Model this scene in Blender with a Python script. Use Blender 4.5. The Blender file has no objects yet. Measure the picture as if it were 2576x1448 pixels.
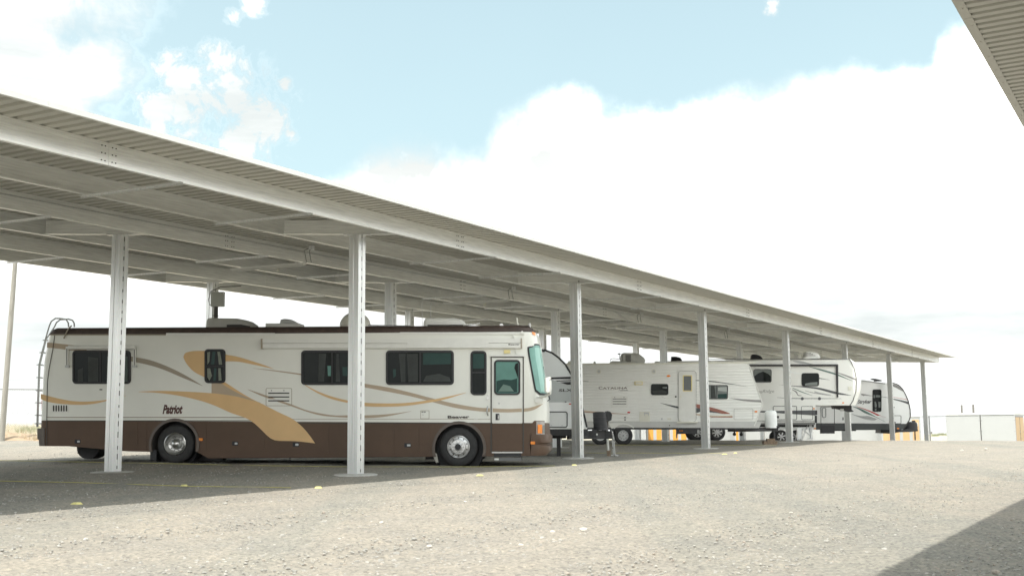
import bpy, bmesh, math, random
from mathutils import Vector, Matrix
random.seed(7)
C = bpy.context.scene.collection
R = math.radians
# ------------------------------------------------------------------ camera, sky, sun, exposure
F, PITCH, ROLL = 2833.7, .1247, -.0100          # focal length in units of 1/2576 of the picture width
cam = bpy.data.cameras.new('camera'); camo = bpy.data.objects.new('camera', cam); C.objects.link(camo)
cam.sensor_width = 36; cam.lens = 36*F/2576; cam.clip_end = 12000; cam.clip_start = .05
cp, sp, cr, sr = math.cos(PITCH), math.sin(PITCH), math.cos(ROLL), math.sin(ROLL)
FW = Vector((0, cp, sp)); _u = Vector((0, -sp, cp)); _r = Vector((1, 0, 0))
RT = _r*cr + _u*sr; UP = _u*cr - _r*sr
camo.matrix_world = Matrix(((RT.x, UP.x, -FW.x, 0), (RT.y, UP.y, -FW.y, 0), (RT.z, UP.z, -FW.z, 0), (0, 0, 0, 1)))
cam.dof.use_dof = True; cam.dof.focus_distance = 29; cam.dof.aperture_fstop = 2.8
S = bpy.context.scene; S.camera = camo
S.view_settings.view_transform = 'Standard'; S.view_settings.look = 'None'
S.view_settings.exposure = 1.50; S.view_settings.gamma = 1; S.view_settings.use_curve_mapping = False
AL, AW = .5380, .0690
LD = Vector((math.sin(AL), math.cos(AL))); WD = Vector((-math.cos(AW), math.sin(AW))); ND = Vector((-math.cos(AL), math.sin(AL)))
SUN_EL = 63
sd = Vector((-LD.x*math.cos(R(SUN_EL)), -LD.y*math.cos(R(SUN_EL)), math.sin(R(SUN_EL))))
sun = bpy.data.lights.new('sun', 'SUN'); sun.energy = 2.0; sun.angle = R(.6); sun.color = (1, .965, .90)
suno = bpy.data.objects.new('sun', sun); C.objects.link(suno); suno.rotation_euler = sd.to_track_quat('Z', 'Y').to_euler()

def make_world():
    w = bpy.data.worlds.new('World'); S.world = w; w.use_nodes = True
    nt = w.node_tree; N = nt.nodes; K = nt.links; N.clear()
    out = N.new('ShaderNodeOutputWorld'); bg = N.new('ShaderNodeBackground')
    sky = N.new('ShaderNodeTexSky'); sky.sky_type = 'NISHITA'; sky.sun_disc = False
    sky.sun_elevation = R(SUN_EL); sky.sun_rotation = math.atan2(sd.x, sd.y); sky.air_density = 1; sky.dust_density = 2.5; sky.ozone_density = 1
    tc = N.new('ShaderNodeTexCoord')
    def math_(op, a, b=None, c=None, clamp=False):
        m = N.new('ShaderNodeMath'); m.operation = op; m.use_clamp = clamp
        for i, v in enumerate((a, b, c)):
            if v is None: continue
            if isinstance(v, (int, float)): m.inputs[i].default_value = v
            else: K.new(v, m.inputs[i])
        return m.outputs[0]
    nrm = N.new('ShaderNodeVectorMath'); nrm.operation = 'NORMALIZE'; K.new(tc.outputs['Generated'], nrm.inputs[0])
    d = nrm.outputs[0]
    sx = N.new('ShaderNodeSeparateXYZ'); K.new(d, sx.inputs[0])
    az = math_('ARCTAN2', sx.outputs[0], sx.outputs[1]); el = math_('ARCSINE', sx.outputs[2])
    def noise(scale, detail=8, rough=.55, dist=0.):
        n = N.new('ShaderNodeTexNoise'); n.inputs['Scale'].default_value = scale; n.inputs['Detail'].default_value = detail
        n.inputs['Roughness'].default_value = rough; n.inputs['Distortion'].default_value = dist
        K.new(d, n.inputs['Vector']); return n.outputs['Fac']
    # the top of the low cloud bank, as elevation over compass direction
    fc = N.new('ShaderNodeFloatCurve'); K.new(math_('MULTIPLY_ADD', az, 1/1.6, .5, True), fc.inputs['Value'])
    pts = [(-.8, .30), (-.43, .16), (-.33, .17), (-0.207, 0.194), (-0.155, 0.219), (-0.120, 0.248), (-0.085, 0.253), (-0.031, 0.242), (-0.016, 0.265), (0.002, 0.277), (0.042, 0.292), (0.071, 0.287), (0.089, 0.275), (0.150, 0.278), (0.203, 0.284), (0.255, 0.293), (0.306, 0.294), (0.364, 0.292), (0.378, 0.312), (0.398, 0.321), (0.438, 0.326), (.6, .47), (.8, .40)]
    cv = fc.mapping.curves[0]; cv.points[0].location = (0, .30); cv.points[1].location = (1, .40)
    for a, e in pts[1:-1]: cv.points.new(a/1.6+.5, e).handle_type = 'AUTO_CLAMPED'
    fc.mapping.update()
    n1 = noise(26, 6, .6); n2 = noise(4.2, 7, .58, .2); n3 = noise(11, 9, .62, .3)
    edge = math_('ADD', math_('SUBTRACT', fc.outputs[0], el), math_('MULTIPLY', math_('SUBTRACT', n1, .5), .045))
    bank = math_('MULTIPLY_ADD', edge, 30, .45, True)
    # single clouds: (azimuth, elevation, radius)
    def field(blobs):
      tot = None
      for a, e, r in blobs:
        v = N.new('ShaderNodeVectorMath'); v.operation = 'DISTANCE'; K.new(d, v.inputs[0])
        v.inputs[1].default_value = (math.sin(a)*math.cos(e), math.cos(a)*math.cos(e), math.sin(e))
        m = math_('SUBTRACT', 1, math_('DIVIDE', v.outputs['Value'], r*1.35))
        tot = m if tot is None else math_('MAXIMUM', tot, m)
      return tot
    t1 = field([(-.47, .345, .10), (-.41, .375, .070), (-.43, .285, .070), (-.365, .30, .030)])
    b1 = math_('MULTIPLY', math_('MULTIPLY_ADD', t1, 1.2, math_('MULTIPLY', math_('SUBTRACT', n3, .46), 2.6)), 1.5, None, True)
    t2 = field([(-.248, .283, .030), (-.226, .270, .030), (-.243, .252, .026), (-.262, .315, .014), (-.288, .270, .018), (-.300, .300, .018), (-.31, .275, .02), (-.232, .362, .010), (-.25, .352, .008), (-.203, .297, .007), (-.198, .258, .008), (.239, .356, .008), (.184, .373, .006)])
    b2 = math_('MULTIPLY', math_('MULTIPLY_ADD', t2, 1.3, math_('MULTIPLY', math_('SUBTRACT', noise(30, 8, .68, .4), .50), 5.5)), 1.1, None, True)
    b2 = math_('MULTIPLY', b2, math_('MULTIPLY_ADD', t2, 1.6, .75, True)); b1 = math_('MULTIPLY', b1, math_('MULTIPLY_ADD', t1, 2.5, .9, True))
    blob = math_('MAXIMUM', b1, b2)
    # broken cloud over the rest of the sky, overhead and behind
    hi = math_('MULTIPLY', math_('SUBTRACT', el, .50), 6, None, True)
    rest = math_('MULTIPLY', math_('MULTIPLY', math_('SUBTRACT', n2, .43), 7, None, True), hi)
    cloud = math_('POWER', math_('MAXIMUM', math_('MAXIMUM', bank, blob), rest), 2.4)
    veil = math_('MULTIPLY_ADD', noise(2.3, 4, .5), .16, math_('SUBTRACT', .62, math_('MULTIPLY', el, .45)), True)
    veil = math_('MINIMUM', veil, .66)
    sk = N.new('ShaderNodeVectorMath'); sk.operation = 'MULTIPLY'; sk.inputs[1].default_value = SKY_K; K.new(sky.outputs[0], sk.inputs[0])
    mv = N.new('ShaderNodeMix'); mv.data_type = 'RGBA'; K.new(veil, mv.inputs['Factor']); K.new(sk.outputs[0], mv.inputs['A']); mv.inputs['B'].default_value = VEIL
    # cloud brightness: bright billows, faintly grey bellies
    cb = N.new('ShaderNodeMix'); cb.data_type = 'RGBA'; cb.inputs['A'].default_value = CLOUD_D; cb.inputs['B'].default_value = CLOUD_B
    K.new(math_('MULTIPLY_ADD', math_('SUBTRACT', noise(3.1, 7, .55), .45), 5., .28, True), cb.inputs['Factor'])
    # soft grey-white haze layer low over the whole horizon, streaked; thin high cloud is dimmer too
    st = N.new('ShaderNodeMapping'); st.inputs['Scale'].default_value = (1, 1, 5); K.new(d, st.inputs[0])
    ns = N.new('ShaderNodeTexNoise'); ns.inputs['Scale'].default_value = 3.2; ns.inputs['Detail'].default_value = 8; ns.inputs['Roughness'].default_value = .6; K.new(st.outputs[0], ns.inputs['Vector'])
    lowc = N.new('ShaderNodeMix'); lowc.data_type = 'RGBA'; lowc.inputs['A'].default_value = (2.95, 3.15, 3.13, 1); lowc.inputs['B'].default_value = (4.2, 4.3, 4.2, 1)
    K.new(math_('MULTIPLY_ADD', math_('SUBTRACT', ns.outputs['Fac'], .47), 5, .5, True), lowc.inputs['Factor'])
    mrl = N.new('ShaderNodeMapRange'); mrl.interpolation_type = 'SMOOTHSTEP'; mrl.inputs[1].default_value = .08; mrl.inputs[2].default_value = .32
    K.new(el, mrl.inputs[0])
    up_ = math_('MULTIPLY', mrl.outputs[0], math_('SUBTRACT', 1, math_('MULTIPLY', math_('MINIMUM', math_('MULTIPLY', math_('MAXIMUM', b1, b2), 2.2), 1), .985)))
    cl = N.new('ShaderNodeMix'); cl.data_type = 'RGBA'; K.new(up_, cl.inputs['Factor']); K.new(lowc.outputs['Result'], cl.inputs['A']); K.new(cb.outputs['Result'], cl.inputs['B'])
    cb = cl
    mc = N.new('ShaderNodeMix'); mc.data_type = 'RGBA'; K.new(cloud, mc.inputs['Factor']); K.new(mv.outputs['Result'], mc.inputs['A']); K.new(cb.outputs['Result'], mc.inputs['B'])
    K.new(mc.outputs['Result'], bg.inputs['Color']); bg.inputs['Strength'].default_value = .1
    K.new(bg.outputs[0], out.inputs[0])
SKY_K = (.69, .71, .62)
VEIL = (3.1, 4.0, 4.05, 1)
CLOUD_B = (24., 24., 23., 1)
CLOUD_D = (3.25, 3.36, 3.29, 1)
make_world()

# ------------------------------------------------------------------ survey helpers
SC = 1.1
P0 = Vector((-3.3553, 24.5831)); BAY, ROW = 10.2248, 5.502
ZT, SLW = 4.29, .11814/5.502               # height of the post tops at row 0 above the lens; slope of the roof across the rows
def LWxy(l, w): return P0 + LD*l + WD*w
def stxy(s, t): return P0 + LD*s + ND*t
CW = LD.dot(WD); SW_ = ND.dot(WD)          # W = CW*L + SW_*N
def zroof_t(t): return ZT + SLW*(t/SW_)
def ss(a, b, x):
    t = max(0, min(1, (x-a)/(b-a))); return t*t*(3-2*t)
def lerp_tab(tab, x):
    if x <= tab[0][0]: return tab[0][1]
    for (a, p), (b, q) in zip(tab, tab[1:]):
        if x <= b: return p+(q-p)*(x-a)/(b-a)
    return tab[-1][1]
def plane(x, y): return -.9406 - .01213*(x-P0.x) + .01671*(y-P0.y)
def gz(x, y):
    xc = max(-60, min(30, x)); r = math.hypot(x, y)
    near = plane(xc, max(-12, min(54.3, y))) + .045*math.exp(-((x+9)**2+(y-29.3)**2)/30)
    right = near if y < 54.3 else near - .0200*(y-54.3)+.1*ss(54.3, 60, y)*.15
    left = near if y < 54.3 else plane(xc, min(y, 86)) - .035*max(0, y-86)
    b = ss(-20, -6, x); z = left*(1-b) + right*b
    if r > 95:
        far = lerp_tab([(95, -1.6), (300, -3.4), (600, -5.4), (1000, -13), (6000, -110)], r)
        far += (1.2*math.sin(x*.006+1)+.8*math.sin(x*.017))*ss(150, 600, r)*(1-ss(700, 1500, r))
        k = ss(95, 170, r); z = z*(1-k)+far*k
    return z
class K:                                    # measuring grid of one photograph detail
    def __init__(s, x, y, k): s.x, s.y, s.k = x, y, k
    def __call__(s, p): return ((s.x+p[0]*s.k)*2576/4096, (s.y+p[1]*s.k)*2576/4096)
K1 = K(100, 1150, 1000/1704); K2 = K(1000, 1150, 1000/1704); K3 = K(1600, 1150, 800/1545); K4 = K(2100, 1250, 800/1782)
K5 = K(2700, 1250, 600/1448); K6 = K(3100, 1250, 700/1689); K8 = K(2300, 1550, 300/1448); K9 = K(2550, 1640, 450/2576)
K10 = K(2950, 1640, 450/2576); K11 = K(3350, 1550, 450/2576); K12 = K(2150, 1300, 200/527); KV = K(0, 0, 4096/2576)
def ray(q): return FW + RT*((q[0]-1288)/F) - UP*((q[1]-724)/F)
class Side:                                 # a vehicle's own axes: u forward (to its nose), v inward from its near side, z up from the ground
    def __init__(s, x, y, z, ang=AW):
        s.o = Vector((x, y)); s.z = z; s.ang = ang
        s.ex = Vector((math.cos(ang), -math.sin(ang))); s.ey = Vector((math.sin(ang), math.cos(ang)))
    def m(s, k, p, v=0.):
        d = ray(k(p)); dx = Vector((d.x, d.y)); t = (s.o.dot(s.ey)+v)/dx.dot(s.ey)
        return ((dx*t-s.o).dot(s.ex), d.z*t-s.z)

# ------------------------------------------------------------------ materials
MATS = {}
def mat(name, col, rough=.5, metal=0., var=.06, vs=3., bump=0., bs=60., coat=0., spec=.5, stretch=None, alpha=1.):
    if name in MATS: return MATS[name]
    m = bpy.data.materials.new(name); m.use_nodes = True; nt = m.node_tree; N = nt.nodes; L = nt.links
    b = N['Principled BSDF']; b.inputs['Roughness'].default_value = rough; b.inputs['Metallic'].default_value = metal
    b.inputs['Coat Weight'].default_value = coat; b.inputs['Coat Roughness'].default_value = .08; b.inputs['Specular IOR Level'].default_value = spec
    tc = N.new('ShaderNodeTexCoord'); vec = tc.outputs['Object']
    if stretch:
        mp = N.new('ShaderNodeMapping'); mp.inputs['Scale'].default_value = stretch; L.new(vec, mp.inputs[0]); vec = mp.outputs[0]
    n = N.new('ShaderNodeTexNoise'); n.inputs['Scale'].default_value = vs; n.inputs['Detail'].default_value = 6; n.inputs['Roughness'].default_value = .6; L.new(vec, n.inputs['Vector'])
    mx = N.new('ShaderNodeMix'); mx.data_type = 'RGBA'
    mx.inputs['A'].default_value = tuple(c*(1-var) for c in col)+(1,); mx.inputs['B'].default_value = tuple(min(1, c*(1+var)) for c in col)+(1,)
    mr = N.new('ShaderNodeMapRange'); mr.inputs[1].default_value = .3; mr.inputs[2].default_value = .7; L.new(n.outputs['Fac'], mr.inputs[0])
    L.new(mr.outputs[0], mx.inputs['Factor']); L.new(mx.outputs['Result'], b.inputs['Base Color'])
    rr_ = N.new('ShaderNodeMapRange'); rr_.inputs[3].default_value = max(0, rough*.8); rr_.inputs[4].default_value = min(1, rough*1.25); L.new(n.outputs['Fac'], rr_.inputs[0]); L.new(rr_.outputs[0], b.inputs['Roughness'])
    if bump:
        n2 = N.new('ShaderNodeTexNoise'); n2.inputs['Scale'].default_value = bs; n2.inputs['Detail'].default_value = 4; L.new(vec, n2.inputs['Vector'])
        bp = N.new('ShaderNodeBump'); bp.inputs['Strength'].default_value = bump; bp.inputs['Distance'].default_value = .01; L.new(n2.outputs['Fac'], bp.inputs['Height']); L.new(bp.outputs[0], b.inputs['Normal'])
    MATS[name] = m; return m
def glass(name, col, rough=.04):
    m = mat(name, col, rough, 0, .15, 2., spec=.22); return m
def galv_mat(name, base, warm=(1, 1, 1), rough=.42, metal=.55, streak=(1, 1, .12)):
    m = bpy.data.materials.new(name); m.use_nodes = True; nt = m.node_tree; N = nt.nodes; L = nt.links
    b = N['Principled BSDF']; b.inputs['Metallic'].default_value = metal
    tc = N.new('ShaderNodeTexCoord')
    mp = N.new('ShaderNodeMapping'); mp.inputs['Scale'].default_value = streak; L.new(tc.outputs['Object'], mp.inputs[0])
    n = N.new('ShaderNodeTexNoise'); n.inputs['Scale'].default_value = 7; n.inputs['Detail'].default_value = 7; n.inputs['Roughness'].default_value = .65; L.new(mp.outputs[0], n.inputs['Vector'])
    v = N.new('ShaderNodeTexVoronoi'); v.inputs['Scale'].default_value = 60; L.new(tc.outputs['Object'], v.inputs['Vector'])
    cr_ = N.new('ShaderNodeValToRGB'); e = cr_.color_ramp.elements
    e[0].position = .3; e[0].color = tuple(base*.80*w for w in warm)+(1,); e[1].position = .7; e[1].color = tuple(min(1, base*1.08*w) for w in warm)+(1,)
    L.new(n.outputs['Fac'], cr_.inputs[0])
    mx = N.new('ShaderNodeMix'); mx.data_type = 'RGBA'; mx.blend_type = 'OVERLAY'; mx.inputs['Factor'].default_value = .10
    L.new(cr_.outputs[0], mx.inputs['A']); L.new(v.outputs['Color'], mx.inputs['B'])
    hs = N.new('ShaderNodeHueSaturation'); hs.inputs['Saturation'].default_value = .8; L.new(mx.outputs['Result'], hs.inputs['Color']); L.new(hs.outputs[0], b.inputs['Base Color'])
    r = N.new('ShaderNodeMapRange'); r.inputs[3].default_value = rough*.7; r.inputs[4].default_value = rough*1.3; L.new(n.outputs['Fac'], r.inputs[0]); L.new(r.outputs[0], b.inputs['Roughness'])
    return m
GALV = galv_mat('galvanised_steel', .74, (.985, 1, .99), .33, .75, (3.5, 3.5, .12))
GALVP = galv_mat('galvanised_purlin', .90, (.99, 1, .97), .34, .60, (.25, .25, 5))
ZINC = mat('weathered_zinc', (.22, .225, .22), .6, .3, .1, 5)
DECK = mat('deck_paint', (.47, .46, .41), .32, 0, .05, 1.5)
TRIM = mat('white_trim', (.78, .78, .75), .45, 0, .04, 3)
CONC = mat('concrete', (.42, .41, .38), .9, 0, .15, 8, .5, 60)
WHITE = mat('rv_white', (.80, .80, .745), .34, 0, .03, 1.2, coat=.1)
WHITE2 = mat('rv_trim_white', (.78, .78, .74), .35, 0, .04, 4)
BROWN = mat('rv_brown', (.104, .066, .045), .45, 0, .10, 1.5, coat=.02, spec=.3)
BROWNR = mat('rv_roof_brown', (.060, .040, .032), .55, 0, .3, 6)
GOLD = mat('rv_gold', (.70, .465, .225), .42, 0, .04, 2, coat=.05)
TAUPE = mat('rv_taupe', (.46, .365, .265), .38, 0, .04, 2)
TAUPED = mat('rv_taupe_dark', (.34, .29, .22), .32, 0, .05, 2)
BLACK = mat('black_plastic', (.022, .022, .025), .5, 0, .2, 8)
SEAM = mat('seam_dark', (.07, .065, .06), .7)
RUBBER = mat('tyre_rubber', (.035, .035, .036), .75, 0, .25, 9, .3, 90)
CHROME = mat('chrome', (.55, .55, .54), .28, 1., .05, 9)
ALU = mat('aluminium_wheel', (.62, .62, .62), .30, .85, .08, 9)
STEELP = mat('painted_wheel', (.55, .56, .56), .5, 0, .1, 9)
DARKG = glass('tinted_glass', (.012, .015, .014))
TEALG = glass('teal_glass', (.13, .27, .235), .06)
TEALN = glass('teal_screen', (.24, .43, .385), .06)
TEALD = glass('teal_dark', (.025, .060, .053), .06)
GREYG = glass('grey_glass', (.20, .22, .21), .06)
ORANGE = mat('amber_lens', (.85, .26, .03), .25, 0, .1, 30)
REDL = mat('red_lens', (.55, .04, .03), .25, 0, .1, 30)
YELLOWL = mat('yellow_lens', (.78, .66, .30), .3, 0, .1, 30)
CREAM = mat('cream_plastic', (.74, .73, .64), .5, 0, .05, 5)
ROPEY = mat('yellow_rope', (.40, .37, .13), .7, 0, .15, 20)
DKSTEEL = mat('black_frame_steel', (.028, .028, .030), .45, 0, .3, 6)
WOODB = mat('wood_block', (.22, .16, .11), .85, 0, .3, 14, .4, 50)

# ------------------------------------------------------------------ mesh helpers
class MB:
    def __init__(s): s.v = []; s.f = []; s.mi = []
    def add(s, vs, fs, mi=0):
        o = len(s.v); s.v += [tuple(v) for v in vs]; s.f += [tuple(i+o for i in f) for f in fs]; s.mi += [mi]*len(fs) if not isinstance(mi, list) else mi
    def box(s, x0, y0, z0, x1, y1, z1, mi=0):
        x0, x1 = min(x0, x1), max(x0, x1); y0, y1 = min(y0, y1), max(y0, y1); z0, z1 = min(z0, z1), max(z0, z1)
        vs = [(x, y, z) for x in (x0, x1) for y in (y0, y1) for z in (z0, z1)]
        s.add(vs, [(0, 1, 3, 2), (4, 6, 7, 5), (0, 4, 5, 1), (2, 3, 7, 6), (0, 2, 6, 4), (1, 5, 7, 3)], mi)
    def tube(s, pts, r, n=8, mi=0, closed=False):
        pts = [Vector(p) for p in pts]; rings = []
        for i, p in enumerate(pts):
            d = (pts[min(i+1, len(pts)-1)]-pts[max(i-1, 0)]).normalized()
            a = d.orthogonal().normalized() if i == 0 else (A-d*A.dot(d)).normalized()
            A = a; b = d.cross(a); rr = r[i] if isinstance(r, (list, tuple)) else r
            rings.append([p+a*rr*math.cos(2*math.pi*k/n)+b*rr*math.sin(2*math.pi*k/n) for k in range(n)])
        vs = [v for g in rings for v in g]; fs = []
        for i in range(len(pts)-1):
            for k in range(n): fs.append((i*n+k, i*n+(k+1) % n, (i+1)*n+(k+1) % n, (i+1)*n+k))
        fs += [tuple(range(n))[::-1], tuple((len(pts)-1)*n+k for k in range(n))]
        s.add(vs, fs, mi)
    def lathe_y(s, c, prof, n=36, mi=0, sgn=1):      # prof (radius, y), axis along y
        vs = []; fs = []
        for r, y in prof:
            for k in range(n):
                a = 2*math.pi*k/n; vs.append((c[0]+r*math.cos(a), c[1]+y, c[2]+r*math.sin(a)))
        for i in range(len(prof)-1):
            for k in range(n): fs.append((i*n+k, i*n+(k+1) % n, (i+1)*n+(k+1) % n, (i+1)*n+k))
        s.add(vs, fs, mi)
    def prism(s, poly, y0, y1, mi=0):                # poly of (u,z), from y0 (near) to y1
        n = len(poly)
        if sum(poly[i][0]*poly[(i+1) % n][1]-poly[(i+1) % n][0]*poly[i][1] for i in range(n)) < 0: poly = poly[::-1]
        vs = [(u, y0, z) for u, z in poly]+[(u, y1, z) for u, z in poly]
        fs = [tuple(range(n)), tuple(range(2*n-1, n-1, -1))]+[(i, i+n, (i+1) % n+n, (i+1) % n) for i in range(n)]
        s.add(vs, fs, mi)
    def ring(s, po, pi, y0, y1, mi=0):               # frame between an outer and an inner outline of equal count
        n = len(po); vs = [(u, y0, z) for u, z in po]+[(u, y0, z) for u, z in pi]+[(u, y1, z) for u, z in po]+[(u, y1, z) for u, z in pi]; fs = []
        for i in range(n):
            j = (i+1) % n; fs += [(i, j, n+j, n+i), (i, 2*n+i, 2*n+j, j), (n+i, n+j, 3*n+j, 3*n+i)]
        s.add(vs, fs, mi)
    def build(s, name, mats, parent=None, smooth=30, loc=None):
        me = bpy.data.meshes.new(name); me.from_pydata(s.v, [], s.f); 
        mats = mats if isinstance(mats, (list, tuple)) else [mats]
        for m in mats: me.materials.append(m)
        if len(mats) > 1: me.polygons.foreach_set('material_index', s.mi)
        bm = bmesh.new(); bm.from_mesh(me); bmesh.ops.recalc_face_normals(bm, faces=bm.faces); bm.to_mesh(me); bm.free()
        if smooth:
            me.polygons.foreach_set('use_smooth', [True]*len(me.polygons)); me.set_sharp_from_angle(angle=R(smooth))
        return link(name, me, parent, loc)
def link(name, me, parent=None, loc=None, rot=None):
    o = bpy.data.objects.new(name, me); C.objects.link(o)
    if parent: o.parent = parent
    if loc is not None: o.location = loc
    if rot is not None: o.rotation_euler = rot
    return o
def thing(name, label, cat, loc=(0, 0, 0), rz=0, group=None):
    o = bpy.data.objects.new(name, None); C.objects.link(o); o.location = loc; o.rotation_euler = (0, 0, rz)
    o['label'] = label; o['category'] = cat
    if group: o['group'] = group
    return o
def tag(o, label, cat, group=None):
    o['label'] = label; o['category'] = cat
    if group: o['group'] = group
    return o
def rrect(x0, y0, x1, y1, r, n=5):
    r = min(r, abs(x1-x0)/2.01, abs(y1-y0)/2.01); p = []
    for cx, cy, a in ((x1-r, y1-r, 0), (x0+r, y1-r, 90), (x0+r, y0+r, 180), (x1-r, y0+r, 270)):
        for k in range(n+1):
            t = R(a+90*k/n); p.append((cx+r*math.cos(t), cy+r*math.sin(t)))
    return p
def interp(line, x):
    if x <= line[0][0]: return line[0][1]
    for (a, p), (b, q) in zip(line, line[1:]):
        if x <= b: return p+(q-p)*(x-a)/max(1e-9, b-a)
    return line[-1][1]
def smoothline(pts, n=4):
    if len(pts) < 3: return pts
    out = []
    for i in range(len(pts)-1):
        p0 = pts[max(0, i-1)]; p1 = pts[i]; p2 = pts[i+1]; p3 = pts[min(len(pts)-1, i+2)]
        for k in range(n):
            t = k/n
            out.append(tuple(.5*(2*p1[j]+(p2[j]-p0[j])*t+(2*p0[j]-5*p1[j]+4*p2[j]-p3[j])*t*t+(-p0[j]+3*p1[j]-3*p2[j]+p3[j])*t**3) for j in (0, 1)))
    return out+[pts[-1]]

class Vehicle(Side):
    def __init__(s, root, x, y, z, width=2.44, ang=AW):
        super().__init__(x, y, z, ang); s.root = root; s.width = width; s.skin = 0.
        root.location = (x, y, z); root.rotation_euler = (0, 0, -ang); s.front = None; s.fr = .42
    def drape(s, u, z):
        if not s.front: return 0.
        e = interp(s.front, z)-u
        if e >= s.fr: return 0.
        e = max(0, e); return s.fr-math.sqrt(max(0, s.fr**2-(s.fr-e)**2))
    def P(s, k, pts): return [s.m(k, p) for p in pts]
    def band(s, name, k, top, bot, m, off=.004, parent=None, sm=True, n=26, th=.002):
        if sm: top, bot = smoothline(top), smoothline(bot)
        x0 = max(top[0][0], bot[0][0]) if False else min(top[0][0], bot[0][0]); x1 = max(top[-1][0], bot[-1][0]); mb = MB(); vs = []
        for i in range(n+1):
            x = x0+(x1-x0)*i/n; ya = interp(top, x); yb = interp(bot, x)
            for y in (ya, max(ya+.2, yb)):
                u, z = s.m(k, (x, y)); v = 0
                for _ in range(2):
                    v = s.drape(u, z); u, z = s.m(k, (x, y), v)
                vs.append((u, v-off, z))
        mb.add(vs, [(2*i, 2*i+2, 2*i+3, 2*i+1) for i in range(n)])
        vs2 = [(a, b+th, c) for a, b, c in vs]; N_ = 2*n+2; fs = [(2*i+1, 2*i+3, 2*i+2, 2*i) for i in range(n)]
        o = len(mb.v); mb.add(vs2, fs)
        for i in range(n):
            mb.f.append((2*i, o+2*i, o+2*i+2, 2*i+2)); mb.f.append((2*i+1, 2*i+3, o+2*i+3, o+2*i+1)); mb.mi += [0, 0]
        return mb.build(name, m, parent or s.root)
    def poly(s, name, k, pts, m, off=.006, back=0., parent=None, sm=30, loc=None):
        mb = MB(); mb.prism(s.P(k, pts), -off-s.skin, -back-(s.skin if back >= .01 else 0)); return mb.build(name, m, parent or s.root, sm)
    def rect(s, name, k, x0, y0, x1, y1, m, off=.006, r=3, back=0., parent=None):
        return s.poly(name, k, rrect(x0, y0, x1, y1, r), m, off, back, parent)
    def outline(s, name, k, x0, y0, x1, y1, w, r, m, off=.01, parent=None):
        mb = MB(); mb.ring(s.P(k, rrect(x0, y0, x1, y1, r)), s.P(k, rrect(x0+w, y0+w, x1-w, y1-w, max(1, r-w))), -off-s.skin, 0.)
        return mb.build(name, m, parent or s.root)
    def window(s, k, x0, y0, x1, y1, r, fw=13, gm=None, dv=(), dh=(), fm=None, proud=.022, panes=None, curtain=None):
        po = s.P(k, rrect(x0, y0, x1, y1, r)); pi = s.P(k, rrect(x0+fw, y0+fw, x1-fw, y1-fw, max(2, r-fw)))
        mb = MB(); mb.ring(po, pi, -proud-s.skin, 0); fr = mb.build('window', fm or BLACK, s.root)
        g = MB(); g.prism(pi, -.006-s.skin, 0.0005); g.build('pane', gm or DARKG, fr)
        for x in dv: s.rect('mullion', k, x-fw*.4, y0+fw*.8, x+fw*.4, y1-fw*.8, fm or BLACK, proud*.8, 1, 0, fr)
        for y in dh: s.rect('mullion', k, x0+fw*.8, y-fw*.4, x1-fw*.8, y+fw*.4, fm or BLACK, proud*.8, 1, 0, fr)
        for (pts, cm) in (curtain or ()):  # flat shapes on the pane: curtains, dim interior, and sky glow painted as colour
            q = MB(); q.prism(s.P(k, pts), -.0085-s.skin, -.0055-s.skin); q.build('curtain', cm, fr)
        return fr
    def text(s, k, body, x0, y0, x1, y1, m, shear=0., bold=0., off=.004, part='lettering'):
        cu = bpy.data.curves.new(part, 'FONT'); cu.body = body; cu.shear = shear; cu.offset = bold; cu.extrude = .001; cu.resolution_u = 3
        t = bpy.data.objects.new(part, cu); C.objects.link(t); bpy.context.view_layer.update()
        me = bpy.data.meshes.new_from_object(t.evaluated_get(bpy.context.evaluated_depsgraph_get())); bpy.data.objects.remove(t)
        xs = [v.co.x for v in me.vertices]; ys = [v.co.y for v in me.vertices]
        ax, bx, ay, by = min(xs), max(xs), min(ys), max(ys)
        u0, z0 = s.m(k, (x0, y1)); u1, z1 = s.m(k, (x1, y0))
        for v in me.vertices:
            v.co = (u0+(v.co.x-ax)/(bx-ax)*(u1-u0), -off-(.0015 if v.co.z > 0 else 0), z0+(v.co.y-ay)/(by-ay)*(z1-z0))
        me.materials.clear(); me.materials.append(m)
        return link(part, me, s.root)
    def loft(s, name, prof, m, r=.1, v0=0., v1=None, parent=None, mis=None, sm=40):
        # prof: (u, z, iu, iz): iu/iz = how far (and which way) that point draws in towards the side faces
        v1 = s.width if v1 is None else v1; st = [0, .012, .035, .075, .13, .21, .31, .43]
        mx = max(max(abs(p[2]), abs(p[3])) for p in prof); st = [q for q in st if q < mx]+[mx] if mx > 0 else [0]
        vv = [v0+q for q in st]+[v1-q for q in reversed(st)]; n = len(prof); mb = MB(); vs = []
        for q in st+list(reversed(st)):
            for (u, z, iu, iz) in prof:
                a = abs(iu); b = abs(iz)
                da = (a-math.sqrt(max(0, a*a-(a-q)**2))) if q < a else 0
                db = (b-math.sqrt(max(0, b*b-(b-q)**2))) if q < b else 0
                vs.append((u+math.copysign(da, iu) if a else u, 0, z+math.copysign(db, iz) if b else z))
        for i, v in enumerate(vv):
            for j in range(n): vs[i*n+j] = (vs[i*n+j][0], v, vs[i*n+j][2])
        fs = [tuple(range(n)), tuple((len(vv)-1)*n+j for j in reversed(range(n)))]; mi = [0, 0]
        for i in range(len(vv)-1):
            for j in range(n):
                k_ = (j+1) % n; fs.append((i*n+j, (i+1)*n+j, (i+1)*n+k_, i*n+k_)); mi.append(mis[j] if mis else 0)
        mb.add(vs, fs, mi); return mb.build(name, m, parent or s.root, sm)

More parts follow.
